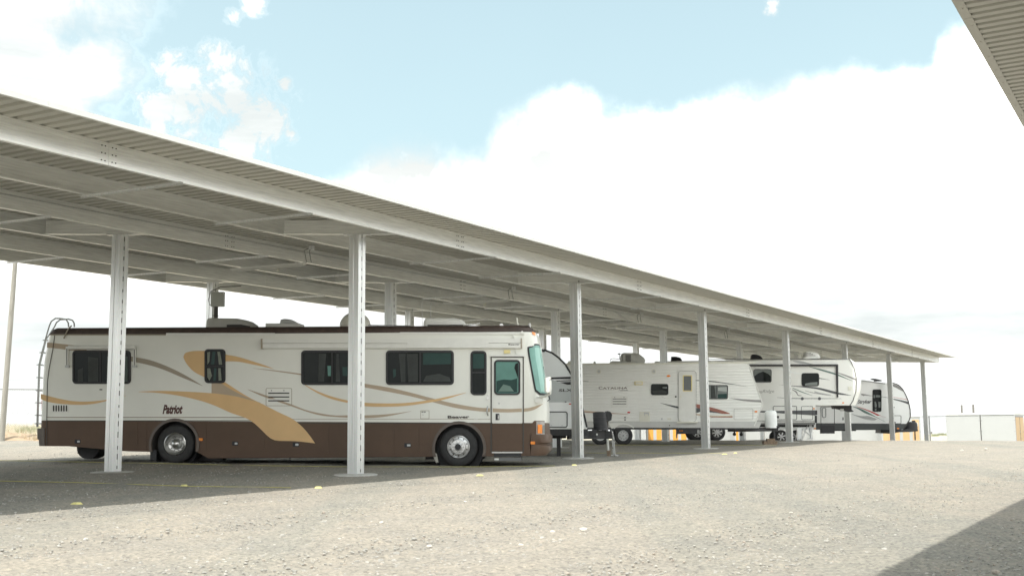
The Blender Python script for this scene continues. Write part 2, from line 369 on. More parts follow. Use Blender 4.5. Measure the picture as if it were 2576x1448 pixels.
def wheel(veh, c, rad, style, width=.28, v=.02, name='wheel', flip=False, rr=.58, tilt=0.):
    """tyre with shoulder and sidewall; rim, nuts and hub as sub-parts. c = (u, z) of the axle"""
    g = 1 if not flip else -1; ctr = (c[0], v if not flip else veh.width-v, c[1]); n = 40; mb = MB()
    r = rad; i = rr*rad
    mb.lathe_y(ctr, [(i, .03*g), (i*1.03, .006*g), (r*.72, -.006*g), (r*.90, .004*g), (r*.97, .03*g), (r*.998, .06*g), (r*.998, (width-.05)*g), (r*.96, (width-.02)*g), (i, width*g), (i*.6, width*g)], n)
    for q in (.32, .5, .68): mb.lathe_y(ctr, [(r*1.001, (width*q-.006)*g), (r*.985, width*q*g), (r*1.001, (width*q+.006)*g)], n)
    w = mb.build(name, RUBBER, veh.root, 50)
    if flip: return w
    q = MB()
    if style in ('bus_front', 'bus_rear'):
        if style == 'bus_front':
            q.lathe_y(ctr, [(i, .03), (i*1.0, -.006), (i*.95, -.012), (i*.92, .012), (i*.86, .03), (i*.66, .012), (i*.62, -.03), (i*.36, -.034), (i*.34, -.06), (i*.30, -.09), (i*.22, -.098), (0.001, -.098)], n)
            hy = .018; lug = .47; ly = -.03
        else:
            q.lathe_y(ctr, [(i, .03), (i*1.0, -.008), (i*.95, -.014), (i*.90, .03), (i*.84, .10), (i*.70, .13), (i*.52, .13), (i*.45, .10), (i*.42, .04), (i*.34, .0), (i*.2, -.03), (0.001, -.04)], n)
            hy = .125; lug = .60; ly = .11
        rim = q.build('rim', CHROME if style == 'bus_rear' else ALU, w, 40)
        h = MB(); b = MB(); hr = .775 if style == 'bus_front' else .77
        for k in range(10):
            a = 2*math.pi*(k+.5)/10; h.lathe_y((ctr[0]+i*hr*math.cos(a), ctr[1]+hy, ctr[2]+i*hr*math.sin(a)), [(i*.07, 0), (.0005, -.001)], 8)
            a = 2*math.pi*k/10; b.lathe_y((ctr[0]+i*lug*math.cos(a), ctr[1]+ly, ctr[2]+i*lug*math.sin(a)), [(i*.05, 0), (i*.05, -.02), (i*.02, -.035), (.0005, -.036)], 7)
        h.build('hand_hole', SEAM, w); b.build('wheel_nut', CHROME, w)
        if style == 'bus_front':
            z = MB(); z.lathe_y(ctr, [(i*.27, -.0985), (.0005, -.1)], 20); z.build('hub_cap', BLACK, w)
    elif style == 'steel':
        q.lathe_y(ctr, [(i, .03), (i, -.004), (i*.94, -.008), (i*.90, .02), (i*.82, .045), (i*.72, .03), (i*.50, .02), (i*.36, .03), (i*.2, .02), (i*.19, -.02), (.0005, -.025)], n); q.build('rim', STEELP, w, 40)
        h = MB()
        for k in range(9):
            a = 2*math.pi*k/9; h.lathe_y((ctr[0]+i*.66*math.cos(a), ctr[1]+.024, ctr[2]+i*.66*math.sin(a)), [(i*.075, 0), (.0005, -.001)], 8)
        h.lathe_y((ctr[0], ctr[1]-.026, ctr[2]), [(i*.12, 0), (.0005, -.001)], 10); h.build('hand_hole', SEAM, w)
    else:
        q.lathe_y(ctr, [(i, .03), (i, -.006), (i*.93, -.008), (i*.88, .03), (i*.86, .10), (i*.2, .10), (.0005, .10)], n, 1)
        q.lathe_y(ctr, [(i*1.0, -.004), (i*.94, -.009), (i*.90, .01)], n, 0)
        m_ = 8 if style == 'eight' else 6
        for k in range(m_):
            a = 2*math.pi*k/m_+.2; ca, sa = math.cos(a), math.sin(a); w0, w1 = i*.10, i*.14
            def pt(rad_, off): return (ctr[0]+ca*rad_-sa*off, ctr[2]+sa*rad_+ca*off)
            pl = [pt(i*.12, -w0), pt(i*.92, -w1), pt(i*.92, w1), pt(i*.12, w0)]
            q.prism(pl, ctr[1]-.012, ctr[1]+.05, 0)
        q.lathe_y(ctr, [(i*.22, .03), (i*.22, -.02), (i*.16, -.032), (.0005, -.034)], 16, 0)
        q.build('rim', [ALU, SEAM], w, 40)
    return w

# ------------------------------------------------------------------ ground
def ground_material():
    m = bpy.data.materials.new('gravel_ground'); m.use_nodes = True; nt = m.node_tree; N = nt.nodes; L = nt.links; b = N['Principled BSDF']
    b.inputs['Roughness'].default_value = .95; b.inputs['Specular IOR Level'].default_value = .2
    tc = N.new('ShaderNodeTexCoord'); P = tc.outputs['Object']
    rot = N.new('ShaderNodeMapping'); rot.vector_type = 'POINT'; rot.inputs['Rotation'].default_value = (0, 0, AL); rot.inputs['Scale'].default_value = (1, .045, 1); L.new(P, rot.inputs[0])
    def noise(v, s, d=5, r=.6):
        n = N.new('ShaderNodeTexNoise'); n.inputs['Scale'].default_value = s; n.inputs['Detail'].default_value = d; n.inputs['Roughness'].default_value = r; L.new(v, n.inputs['Vector']); return n.outputs['Fac']
    def ramp(f, stops):
        c = N.new('ShaderNodeValToRGB'); e = c.color_ramp.elements
        e[0].position, e[0].color = stops[0]; e[1].position, e[1].color = stops[-1]
        for p, q in stops[1:-1]: x = e.new(p); x.color = q
        L.new(f, c.inputs[0]); return c.outputs[0]
    def mix(t, f, a, b_):
        x = N.new('ShaderNodeMix'); x.data_type = 'RGBA'; x.blend_type = t
        if isinstance(f, float): x.inputs['Factor'].default_value = f
        else: L.new(f, x.inputs['Factor'])
        L.new(a, x.inputs['A']); L.new(b_, x.inputs['B']); return x.outputs['Result']
    tracks = noise(rot.outputs[0], .55, 5, .6)
    base = ramp(tracks, [(.36, (.236, .229, .206, 1)), (.47, (.254, .243, .216, 1)), (.54, (.274, .255, .224, 1)), (.64, (.280, .260, .229, 1))])
    v = N.new('ShaderNodeTexVoronoi'); v.inputs['Scale'].default_value = 34; L.new(P, v.inputs['Vector'])
    v2 = N.new('ShaderNodeTexVoronoi'); v2.inputs['Scale'].default_value = 13; L.new(P, v2.inputs['Vector'])
    stone = ramp(v.outputs['Color'], [(.0, (.40, .40, .41, 1)), (.3, (.86, .86, .85, 1)), (.7, (1.05, 1.04, 1.01, 1)), (1., (1.38, 1.35, 1.28, 1))])
    stone2 = ramp(v2.outputs['Color'], [(.0, (.86, .86, .87, 1)), (.5, (1., 1., 1., 1)), (1., (1.12, 1.1, 1.06, 1))])
    c = mix('MULTIPLY', 1.0, base, stone); c = mix('MULTIPLY', .8, c, stone2)
    patch = ramp(noise(P, .8, 6, .62), [(.38, (.92, .93, .94, 1)), (.6, (1.04, 1.03, 1.01, 1))]); c = mix('MULTIPLY', 1.0, c, patch)
    L.new(c, b.inputs['Base Color'])
    bp = N.new('ShaderNodeBump'); bp.inputs['Strength'].default_value = .6; bp.inputs['Distance'].default_value = .013
    h = N.new('ShaderNodeMath'); h.operation = 'ADD'; L.new(v.outputs['Distance'], h.inputs[0]); L.new(noise(P, 9, 8, .7), h.inputs[1]); L.new(h.outputs[0], bp.inputs['Height']); L.new(bp.outputs[0], b.inputs['Normal'])
    return m
GRAVEL = ground_material()
def field_material():
    m = bpy.data.materials.new('dry_field'); m.use_nodes = True; nt = m.node_tree; N = nt.nodes; L = nt.links; b = N['Principled BSDF']; b.inputs['Roughness'].default_value = 1
    tc = N.new('ShaderNodeTexCoord'); n = N.new('ShaderNodeTexNoise'); n.inputs['Scale'].default_value = .09; n.inputs['Detail'].default_value = 12; n.inputs['Roughness'].default_value = .75; L.new(tc.outputs['Object'], n.inputs['Vector'])
    c = N.new('ShaderNodeValToRGB'); e = c.color_ramp.elements; e[0].position = .3; e[0].color = (.24, .22, .13, 1); e[1].position = .7; e[1].color = (.50, .46, .36, 1); x = e.new(.5); x.color = (.44, .40, .30, 1)
    L.new(n.outputs['Fac'], c.inputs[0]); L.new(c.outputs[0], b.inputs['Base Color']); return m
FIELD = field_material()
def make_ground():
    angs = []; a = -180.
    while a < 180: angs.append(a); a += .45 if -32 <= a < 32 else (2. if abs(a) < 60 else 6.)
    radii = [0.3, 1.5, 3, 4.5, 6, 7.5, 8.5]; r = 9.
    while r < 9000: radii.append(r); r *= (1.022 if r < 75 else 1.09)
    rnd = random.Random(3); vs = [(0, 0, gz(0, 0))]; nA = len(angs)
    for r in radii:
        for a in angs:
            x, y = r*math.sin(R(a)), r*math.cos(R(a)); z = gz(x, y)
            if r < 70:
                k = (x*LD.y-y*LD.x); z += .010*math.sin(k*2.1+.8*math.sin(y*.15))+.007*math.sin(k*4.7+y*.07)+rnd.uniform(-.006, .006)
            vs.append((x, y, z))
    lot = []; fld = []
    lot += [(0, 1+i, 1+(i+1) % nA) for i in range(nA)]
    for j in range(len(radii)-1):
        for i in range(nA):
            i2 = (i+1) % nA; f = (1+j*nA+i, 1+(j+1)*nA+i, 1+(j+1)*nA+i2, 1+j*nA+i2); x, y, _ = vs[f[0]]
            edge = 50.5+.35*math.sin(x*.9) if x < -8 else 100
            (lot if (y < edge and math.hypot(x, y) < 105) else fld).append(f)
    for nm, fs, m in (('gravel_lot', lot, GRAVEL), ('dry_field', fld, FIELD)):
        used = sorted({i for f in fs for i in f}); mp = {q: k for k, q in enumerate(used)}
        me = bpy.data.meshes.new(nm); me.from_pydata([vs[i] for i in used], [], [tuple(mp[i] for i in f) for f in fs]); me.materials.append(m)
        me.polygons.foreach_set('use_smooth', [True]*len(me.polygons)); o = link(nm, me); o['kind'] = 'structure'
        if me.polygons[len(me.polygons)//2].normal.z < 0: me.flip_normals()
make_ground()
def stones():
    rnd = random.Random(11); t = (1+5**.5)/2
    ico = [(-1, t, 0), (1, t, 0), (-1, -t, 0), (1, -t, 0), (0, -1, t), (0, 1, t), (0, -1, -t), (0, 1, -t), (t, 0, -1), (t, 0, 1), (-t, 0, -1), (-t, 0, 1)]
    fi = [(0, 11, 5), (0, 5, 1), (0, 1, 7), (0, 7, 10), (0, 10, 11), (1, 5, 9), (5, 11, 4), (11, 10, 2), (10, 7, 6), (7, 1, 8), (3, 9, 4), (3, 4, 2), (3, 2, 6), (3, 6, 8), (3, 8, 9), (4, 9, 5), (2, 4, 11), (6, 2, 10), (8, 6, 7), (9, 8, 1)]
    cols = [mat('stone_pale', (.33, .32, .29), .9, 0, .1, 30), mat('stone_grey', (.29, .283, .26), .9, 0, .2, 30), mat('stone_warm', (.34, .30, .255), .9, 0, .2, 30), mat('stone_white', (.43, .415, .38), .85, 0, .1, 30)]
    mb = MB()
    for _ in range(14000):
        d = 8.5*(38/8.5)**rnd.random(); x = d*rnd.uniform(-.50, .50); y = d
        s = rnd.choice((.008, .010, .012, .012, .015, .019)) if rnd.random() < .993 else rnd.uniform(.024, .04)
        q = rnd.random(); m = 0 if q < .36 else 1 if q < .8 else 2 if q < .93 else 3
        sx, sy, sz = (s*rnd.uniform(.7, 1.3)/1.9 for _ in range(3)); a = rnd.random()*6.28; ca, sa = math.cos(a), math.sin(a); z = gz(x, y)+sz*.12
        mb.add([(x+(p[0]*sx*ca-p[1]*sy*sa), y+(p[0]*sx*sa+p[1]*sy*ca), z+p[2]*sz*.62) for p in ico], fi, m)
    o = mb.build('gravel', cols, None, 0); o['kind'] = 'stuff'
stones()
def near_rock(px, py, s, m):
    d = ray((px, py)); t = 20.
    for _ in range(30): t = gz(d.x*t, d.y*t)/d.z
    x, y = d.x*t, d.y*t; bm = bmesh.new(); bmesh.ops.create_icosphere(bm, subdivisions=2, radius=s); rnd = random.Random(int(px))
    for v in bm.verts: v.co *= rnd.uniform(.82, 1.12); v.co.z *= .55
    me = bpy.data.meshes.new('stone'); bm.to_mesh(me); bm.free(); me.materials.append(m); return link('stone', me, None, (x, y, gz(x, y)+s*.25))

# ------------------------------------------------------------------ carport canopies
def bar3(mb, a, b, h, w, up=0, mi=0):                 # box beam from a to b (top edge line), h down, w wide
    a, b = Vector(a), Vector(b); d = (b-a).normalized(); s_ = Vector((-d.y, d.x, 0)).normalized()*w/2; dn = Vector((0, 0, -h))
    vs = [p+o for p in (a, b) for o in (s_, -s_, -s_+dn, s_+dn)]
    mb.add(vs, [(0, 1, 2, 3), (7, 6, 5, 4), (0, 4, 5, 1), (1, 5, 6, 2), (2, 6, 7, 3), (3, 7, 4, 0)], mi)
PUR = {'A': -.95, 'B': 1.80, 'C': 4.65, 'D': 7.27, 'E': 10.2, 'F': 12.6}
ZW = SLW
def zr(w): return ZT+ZW*w
PH = .37
def cpurlin(l0, l1, w, facing, parent, zf=zr, mats=GALVP):
    """C section: web with top and bottom flange pointing away from `facing` (-1: web on the front side)"""
    mb = MB(); a = LWxy(l0, w); b = LWxy(l1, w); z0 = zf(w); t = .006; fl = .085; n = ND*(1 if facing < 0 else -1)
    def P(p, off, z): q = p+n*off; return (q.x, q.y, z)
    def slab(o0, o1, za, zb):
        vs = [P(p, o, z) for p in (a, b) for o in (o0, o1) for z in (za, zb)]
        mb.add(vs, [(0, 1, 3, 2), (4, 6, 7, 5), (0, 4, 5, 1), (2, 3, 7, 6), (0, 2, 6, 4), (1, 5, 7, 3)])
    slab(0, t, z0, z0+PH); slab(t, fl, z0, z0+t); slab(t, fl, z0+PH-t, z0+PH); slab(fl-t, fl, z0+t, z0+.03); slab(fl-t, fl, z0+PH-.03, z0+PH-t)
    slab(-.006, 0, z0+.012, z0+.03)
    return mb.build('purlin', mats, parent, 0)
def post_mesh(h, mats):
    mb = MB(); a, b = .133, .122
    # two lipped channels set toe to toe: seam down the middle of the narrow faces
    def pl(pts): mb.prism2(pts, h)
    n = 0
    prof = [(-a, -b), (-.012, -b), (-.012, -b+.012), (.012, -b+.012), (.012, -b), (a, -b), (a, -.012), (a-.01, -.012), (a-.01, .012), (a, .012), (a, b), (.012, b), (.012, b-.012), (-.012, b-.012), (-.012, b), (-a, b), (-a, .012), (-a+.01, .012), (-a+.01, -.012), (-a, -.012)]
    n = len(prof); vs = [(x, y, 0) for x, y in prof]+[(x, y, h) for x, y in prof]
    mb.add(vs, [tuple(range(n))[::-1], tuple(range(n, 2*n))]+[(i, (i+1) % n, (i+1) % n+n, i+n) for i in range(n)])
    rw_ = random.Random(int(h*977))
    for k in range(int(h/.23)):                     # stitch welds along the right-hand seam and the front seam
        z = .3+k*.23+rw_.uniform(-.03, .03); mb.box(a-.010, -.006-rw_.random()*.006, z, a+.002, .006+rw_.random()*.006, z+rw_.uniform(.05, .13), 1)
    return mb
canopy = thing('vehicle_canopy', 'long galvanised steel parking canopy sheltering the motorhome and trailers', 'canopy', (0, 0, 0))
POSTW = {0: 0., 1: 1., 2: 2.}
def post_xy(i, j):
    fix = {(0, 0): (-.055, 0), (0, 1): (.06, 0), (1, 1): (-.06, 0), (1, 2): (-.05, 0), (2, 2): (-.08, 0)}
    q = LWxy(BAY*i, ROW*j); f = fix.get((i, j), (0, 0)); return Vector((q.x+f[0], q.y+f[1]))
pairs = (('A', 'B'), ('C', 'D'), ('E', 'F'))
for i in range(-1, 7):
    for j in range(3):
        p = post_xy(i, j); z0 = gz(p.x, p.y)-.25; zt = zr(ROW*j)
        o = post_mesh(zt-z0, None).build('post', [GALV, SEAM], canopy, 0, (p.x, p.y, z0)); o.rotation_euler = (0, 0, -AL)
        f = MB(); f.lathe_y((0, 0, 0), [(.001, .022), (.40, .020), (.46, .008), (.50, -.03), (.50, -.2)], 28)
        fo = f.build('footing', CONC, o, 30, (0, 0, .25)); fo.rotation_euler = (R(90), 0, 0)
        # header between its two purlins
        wa, wb = (PUR[q] for q in pairs[j]); mb = MB()
        la = BAY*i
        a = LWxy(la, wa); b = LWxy(la, wb); za, zb = zr(wa), zr(wb); d = (b-a).normalized(); a = a+d*.10; b = b-d*.10
        bar3(mb, (a.x, a.y, za+.33), (b.x, b.y, zb+.33), .30, .05)
        bar3(mb, (a.x, a.y, za+.032), (b.x, b.y, zb+.032), .012, .15)
        for e_, s_ in ((a, 1), (b, -1)):
            for k in range(2):
                for q in range(4):
                    c = e_+d*s_*(.05+.07*k); mb.box(c.x-.008, c.y-.034, za+.08+.06*q, c.x+.008, c.y+.034, za+.096+.06*q)
        mb.build('header_beam', GALVP, canopy, 0)
        pm = MB(); q = p; pm.box(q.x-.30, q.y-.10, zt+.002, q.x+.30, q.y+.10, zt+.018); pm.build('cap_plate', GALV, canopy, 0)
ENDL = 62.1
for key, w in PUR.items():
    for i in range(-2, 6):
        l0, l1 = BAY*i+(2.3 if key in 'AC' else 1.1), BAY*(i+1)+(2.3 if key in 'AC' else 1.1)
        l1 = min(l1, ENDL) if i < 5 else ENDL
        if i == -2: l0 = -19
        cpurlin(l0+.003, l1-.003, w, -1 if key in 'ACE' else 1, canopy)
        if i > -2 and key in 'AC':                 # bolted splice
            c = LWxy(l0, w); mb = MB()
            for k in (-.14, -.07, .07, .14):
                for q in range(3):
                    e = c+LD*k-ND*.006; mb.lathe_y((e.x, e.y, zr(w)+.06+.12*q), [(.011, .0), (.011, -.008), (.0005, -.009)], 6)
            mb.build('splice_bolt', SEAM, canopy, 0)['kind'] = 'stuff'
# end beam across the far end
mb = MB(); a = LWxy(ENDL+.05, PUR['A']); b = LWxy(ENDL+.05, PUR['F']); bar3(mb, (a.x, a.y, zr(PUR['A'])+PH-.02), (b.x, b.y, zr(PUR['F'])+PH-.02), PH-.03, .05); mb.build('end_beam', GALVP, canopy, 0)
# angle braces under the purlin pairs, square to them
def brace(l, wa, wb, parent):
    a = LWxy(l-CW*0, wb); b = LWxy(l+.452*(wa-wb), wa)
    e = (b-a).normalized(); a = a-e*.10; b = b+e*.10
    mb = MB(); za, zb = zr(wb)-.008, zr(wa)-.008
    bar3(mb, (a.x, a.y, za), (b.x, b.y, zb), .005, .06)
    o = Vector((-e.y, e.x))*.03; bar3(mb, (a.x+o.x, a.y+o.y, za), (b.x+o.x, b.y+o.y, zb), .045, .005)
    mb.build('brace', GALV, parent, 0)
for i in range(-2, 6):
    for off in (5.0, 8.35):
        brace(BAY*i+off, PUR['A'], PUR['B'], canopy)
    for off in (4.7, 8.6):
        if BAY*i+off+1 < ENDL: brace(BAY*i+off, PUR['C'], PUR['D'], canopy)
    for off in (4.9, 8.27):
        if BAY*i+off+1 < ENDL: brace(BAY*i+off, PUR['E'], PUR['F'], canopy)
# deck sheets: trapezoid ribs square to the purlins
RIB = .24; SHW = .96
def sheet_mesh(t0f, t1f, zf, name='deck_sheet', cover=SHW, inv=False):
    vs = []; fs = []; prof = []
    k = 0
    while k*RIB < cover-1e-6:
        x = k*RIB; prof += [(x, 0), (x+.128, 0), (x+.160, .075), (x+.208, .075)]; k += 1
    prof.append((cover, 0))
    for x, dz in prof:
        for (tf) in (t0f, t1f):
            t = tf(x); q = LD*x+ND*t; vs.append((q.x, q.y, zf(t)+dz)); vs.append((q.x, q.y, zf(t)+dz+.0012))
    for i in range(len(prof)-1):
        a = i*4; b = a+4; fs += [(a, a+2, b+2, b), (a+1, b+1, b+3, a+3), (a, b, b+1, a+1), (a+2, a+3, b+3, b+2)]
    me = bpy.data.meshes.new(name); me.from_pydata(vs, [], fs); me.materials.append(DECK); return me
TF, TB = -2.10*SW_, 13.7*SW_
zdeck = lambda t: PH+.003+SLW*t/SW_
full = sheet_mesh(lambda x: TF, lambda x: TB, zdeck)
def tmax(s): return (ENDL+.45-s)*SW_/(-CW)                     # skewed far end: l <= ENDL
s = -19.
while True:
    q = stxy(s, 0); lim = min(tmax(s), tmax(s+SHW))
    if tmax(s+SHW) >= TB: me = full
    elif tmax(s) <= TF+.05: break
    else: me = sheet_mesh(lambda x: TF, lambda x, s=s: max(TF+.02, min(TB, tmax(s+x))), zdeck)
    link('deck_sheet', me, canopy, (q.x, q.y, ZT)); s += SHW
def trim(parent, t, s0, s1, z, seg=3.2, h=.085, inner=1, lip=.05, mat_=TRIM, name='eave_trim'):
    s = s0
    while s < s1:
        e = min(s+seg-.004, s1); a = stxy(s, t); b = stxy(e, t); mb = MB()
        bar3(mb, (a.x, a.y, z+h), (b.x, b.y, z+h), h, .012)
        c = stxy(s, t+inner*lip*.5); d = stxy(e, t+inner*lip*.5); bar3(mb, (c.x, c.y, z+.002), (d.x, d.y, z+.002), .004, lip)
        mb.build(name, mat_, parent, 0); s += seg
trim(canopy, TF-.008, -19, ENDL+.45-.46*TF+.9, zroof_t(TF)+PH-.012)
trim(canopy, TB+.008, -19, ENDL+.45+CW/SW_*TB, zroof_t(TB)+PH-.012)
# light fittings, conduit, switch box
fix = None
def light_fitting(l, idx, label):
    a = LWxy(l, 4.25); b = LWxy(l+.452*(7.25-4.25)*1.05, 7.25); za, zb = zr(4.2)-.10, zr(7.2)-.10
    root = thing('light_fitting', label, 'light fitting', (a.x, a.y, za), 0, 'strip lights slung under the canopy')
    d = Vector((b.x-a.x, b.y-a.y, zb-za)); mb = MB(); bar3(mb, (0, 0, .03), tuple(d+Vector((0, 0, .03))), .045, .09); mb.build('housing', TRIM, root, 0)
    t = MB(); e = d.normalized(); t.tube([e*.03+Vector((0, 0, -.035)), d-e*.03+Vector((0, 0, -.035))], .022, 8); t.build('tube', mat('lamp_tube', (.7, .7, .66), .35), root)
    for k in range(1, 8):
        c = MB(); p = d*(k/8); c.box(p.x-.012, p.y-.02, .032, p.x+.012, p.y+.02, .07); c.build('clip', GALV, root, 0)
    s_ = MB(); p = d*.36; s_.lathe_y((0, 0, 0), [(.001, -.04), (.035, -.035), (.045, 0), (.035, .035), (.001, .04)], 10); o = s_.build('sensor', CREAM, root, 40, (p.x, p.y, -.09)); o.rotation_euler = (R(90), 0, 0)
    w = MB(); g = LWxy(l-.6, 4.62)-a
    pts = [Vector((.03, 0, .03)), Vector((.0, -.02, .2)), Vector((-.02, -.04, .34)), Vector((.12, -.05, .40))]; w.tube(pts, .012, 6)
    pts = [p_+Vector((.12, .02, 0)) for p_ in pts]; w.tube(pts, .012, 6); w.build('cable', mat('grey_cable', (.28, .28, .27), .5), root)
    j = MB(); j.box(.10, -.11, .35, .24, -.03, .45); j.build('junction_box', GALV, root, 0)
for k, l in enumerate((-5.75, 4.45, 14.6, 24.9, 35.1, 45.3)):
    light_fitting(l, k, ['strip light under the canopy just left of the motorhome tail', 'strip light over the motorhome, left of its second post', 'strip light over the motorhome cab and door', 'strip light over the ridged white travel trailer roof unit', 'strip light over the rear of the fifth-wheel trailer', 'strip light over the nose of the fifth-wheel trailer'][k])
cd = MB(); prev = None
for sgn, dw, dz in ((1, -.03, .27),):
    a = LWxy(-19, PUR['C']); b = LWxy(ENDL-1, PUR['C']); o = -ND*.03
    cd.tube([(a.x+o.x, a.y+o.y, zr(4.65)+.27), (b.x+o.x, b.y+o.y, zr(4.65)+.27)], .013, 6)
cd.build('conduit', GALV, canopy)
for l0 in (-6.0, 25.0):                                   # bent conduit runs dropping to the next purlin
    a = LWxy(l0-1.4, 4.6); b = LWxy(l0, 4.6); c = LWxy(l0+1.6, 7.3); e = LWxy(l0+3.2, 10.1)
    m_ = MB(); m_.tube([(a.x, a.y, zr(4.6)+.26), (b.x, b.y, zr(4.6)-.03), (c.x, c.y, zr(7.3)-.03), (e.x, e.y, zr(10.1)-.03)], .015, 6); m_.build('conduit', GALV, canopy)
# switch box on the back row post
p = post_xy(1, 2); root = thing('electrical_box', 'grey electrical box and dark conduit strapped to the back row post behind the motorhome', 'electrical box', (p.x, p.y, ZT), 0)
mb = MB(); mb.box(.04, -.32, -.52, .42, -.14, -.10); mb.build('box', mat('box_grey', (.42, .43, .40), .5), root, 0)
mb = MB(); mb.box(.03, -.34, -.095, .43, -.13, -.08); mb.build('lid', mat('box_grey', (.42, .43, .40)), root, 0)
mb = MB(); mb.box(.12, -.22, -3.3, .22, -.14, -.52); mb.box(.10, -.24, -1.6, .25, -.14, -1.3)
for k in range(9): mb.box(.10, -.23, -.8-.3*k, .24, -.135, -.78-.3*k)
mb.build('trunking', SEAM, root, 0)
mb = MB(); mb.tube([(.05, -.2, -.5), (-.03, -.2, -.45), (-.06, -.2, -.3), (.0, -.2, -.05), (.3, -.2, .08), (.9, -.1, .12)], .012, 6); mb.build('cable', SEAM, root)

# second canopy, the one the viewer stands under
W2 = -14.7; T2 = W2*SW_; Z2 = 5.73
can2 = thing('vehicle_canopy', 'second canopy edge with ribbed underside cutting the upper corner of the sky', 'canopy')
z2 = lambda t: .12*SLW*t
m2 = sheet_mesh(lambda x: -11.5, lambda x: 0., z2, inv=True)
for k in range(-22, 9):  # far end cut short out of view to let more light reach the trailers
    q = stxy(k*SHW, T2); link('deck_sheet', m2, can2, (q.x, q.y, Z2))
s = -22.
k = 0
while s < 8.5:
    mb = MB(); a = stxy(s, T2-.055); b = stxy(s+3.19, T2-.055); bar3(mb, (a.x, a.y, Z2-.002), (b.x, b.y, Z2-.002), .003, .13)
    a = stxy(s, T2+.012); b = stxy(s+3.19, T2+.012); bar3(mb, (a.x, a.y, Z2+.05), (b.x, b.y, Z2+.05), .055, .006)
    for q in range(4):
        c = stxy(s+.35+.8*q, T2-.06); mb.box(c.x-.008, c.y-.008, Z2-.012, c.x+.008, c.y+.008, Z2-.004)
    mb.build('eave_trim', DECK, can2, 0); s += 3.2
for w, fc_ in ((W2-1.7, 1), (W2-4.4, -1), (W2-7.2, 1), (W2-9.9, -1)):
    for i in range(-2, 1): cpurlin(BAY*i, BAY*(i+1)-.006, w, fc_, can2, zf=lambda w_: Z2-PH-.012)
for i in range(-2, 1):
    for w in (W2-3.05, W2-8.5):
        q = LWxy(BAY*i+4, w); z0 = gz(q.x, q.y)-.25
        if math.hypot(q.x, q.y) < 3: continue
        o = post_mesh(Z2-PH-.02-z0, None).build('post', [GALV, SEAM], can2, 0, (q.x, q.y, z0)); o.rotation_euler = (0, 0, -AW)

# ------------------------------------------------------------------ motorhome
def roof_unit(v, k, pts, va, vb, m, r=.07, name='air_conditioner', slots=None, grille=None):
    P = [v.m(k, p, va) for p in pts]; z0 = min(p[1] for p in P)
    prof = [(u, z, 0 if z < z0+.01 else (r if u < sum(p[0] for p in P)/len(P) else -r), 0 if z < z0+.01 else -r) for u, z in P]
    o = v.loft(name, prof, m, r, va, vb, sm=35)
    for s_ in (slots or ()):
        mb = MB(); q = [v.m(k, p, va) for p in s_]; mb.prism(q, va-.004, va+.004); mb.build('vent_slot', SEAM, o)
    return o
mh_root = thing('motorhome', 'long brown and cream motorhome with gold swooshes in the first bay', 'motorhome')
x0, y0 = -1.4134, 28.445; mh = Vehicle(mh_root, x0, y0, gz(x0, y0), 2.5)
fpts = [K3(p) for p in [(1128, 1292), (1143, 1250), (1146, 1130), (1136, 1100), (1133, 1030), (1138, 950), (1131, 880), (1121, 800), (1100, 640), (1076, 480), (1066, 400), (1050, 350)]]
fr = [mh.m(lambda p: p, p, .3) for p in fpts]; mh.front = sorted([(z, u) for u, z in fr]); mh.fr = .42
def U(k, p): return mh.m(k, p)
def fz(z): return interp(mh.front, z)
zb = U(K3, (700, 1300))[1]; zmid = U(K3, (900, 1045))[1]; zroof0 = U(K3, (800, 343))[1]; ztop = U(K2, (1200, 267))[1]
zmR = U(K1, (150, 904))[1]; zr0R = U(K1, (200, 322))[1]; ztR = U(K1, (250, 271))[1]
urear = U(K1, (100, 900))[0]; u_b = U(K1, (118, 500))[0]; u_c = U(K1, (165, 300))[0]; u_d = U(K1, (182, 272))[0]
def arch(cx, cz, r, zlow, n=14):
    a0 = math.asin((zlow-cz)/r); return [(cx+r*math.cos(a0+(math.pi-2*a0)*k/n), cz+r*math.sin(a0+(math.pi-2*a0)*k/n)) for k in range(n+1)]
cF, cR = U(K2, (1420, 1095)), U(K1, (1018, 1068)); rF = (cF[1]-0)*1.0; rW = .485
zc = rW
aR = arch(cR[0], cR[1]-.01, .60, U(K1, (830, 1118))[1]); aF = arch(cF[0]+.02, cF[1]-.01, .62, zb)
zr_ = U(K1, (140, 1078))[1]; zr2 = U(K1, (830, 1118))[1]
prof = [(fz(zb)-.05, zb, -.40, 0)]+[(fz(z), z, -.42, 0) for z in (zb+.05, (zb+zmid)/2, zmid)]
prof += [(urear, zmR, .12, 0), (urear-.0, zr_, .12, 0), (U(K1, (300, 1085))[0], zr_-.01, 0, 0), (U(K1, (700, 1105))[0], zr2+.02, 0, 0)]
lower = prof+[(x, z, 0, 0) for x, z in reversed(aR)][:0]
seq = [(x, z, 0, 0) for x, z in reversed(aR)]+[(U(K1, (1250, 1125))[0], zb+.01, 0, 0)]+[(x, z, 0, 0) for x, z in reversed(aF)]
lower = prof+seq
mis = [0, 0, 0, 1, 0, 1, 1]+[1]*(len(lower)-7)
mh.loft('lower_body', lower, [BROWN, SEAM], mis=mis)
n = 9
prof = [(fz(z), z, -.42, 0) for z in [zmid+.002+(zroof0-zmid-.002)*i/n for i in range(n+1)]]
zz = lambda y: U(K1, (140, y))[1]
prof += [(u_c-.04, zr0R, .15, 0), (u_c-.06, zz(335), .15, 0), (u_b, zz(500), .15, 0), (urear-.01, zz(600), .15, 0), (urear, zmR+.002, .12, 0)]
mh.loft('body_shell', prof, WHITE)
um = (u_d+fz(ztop))/2
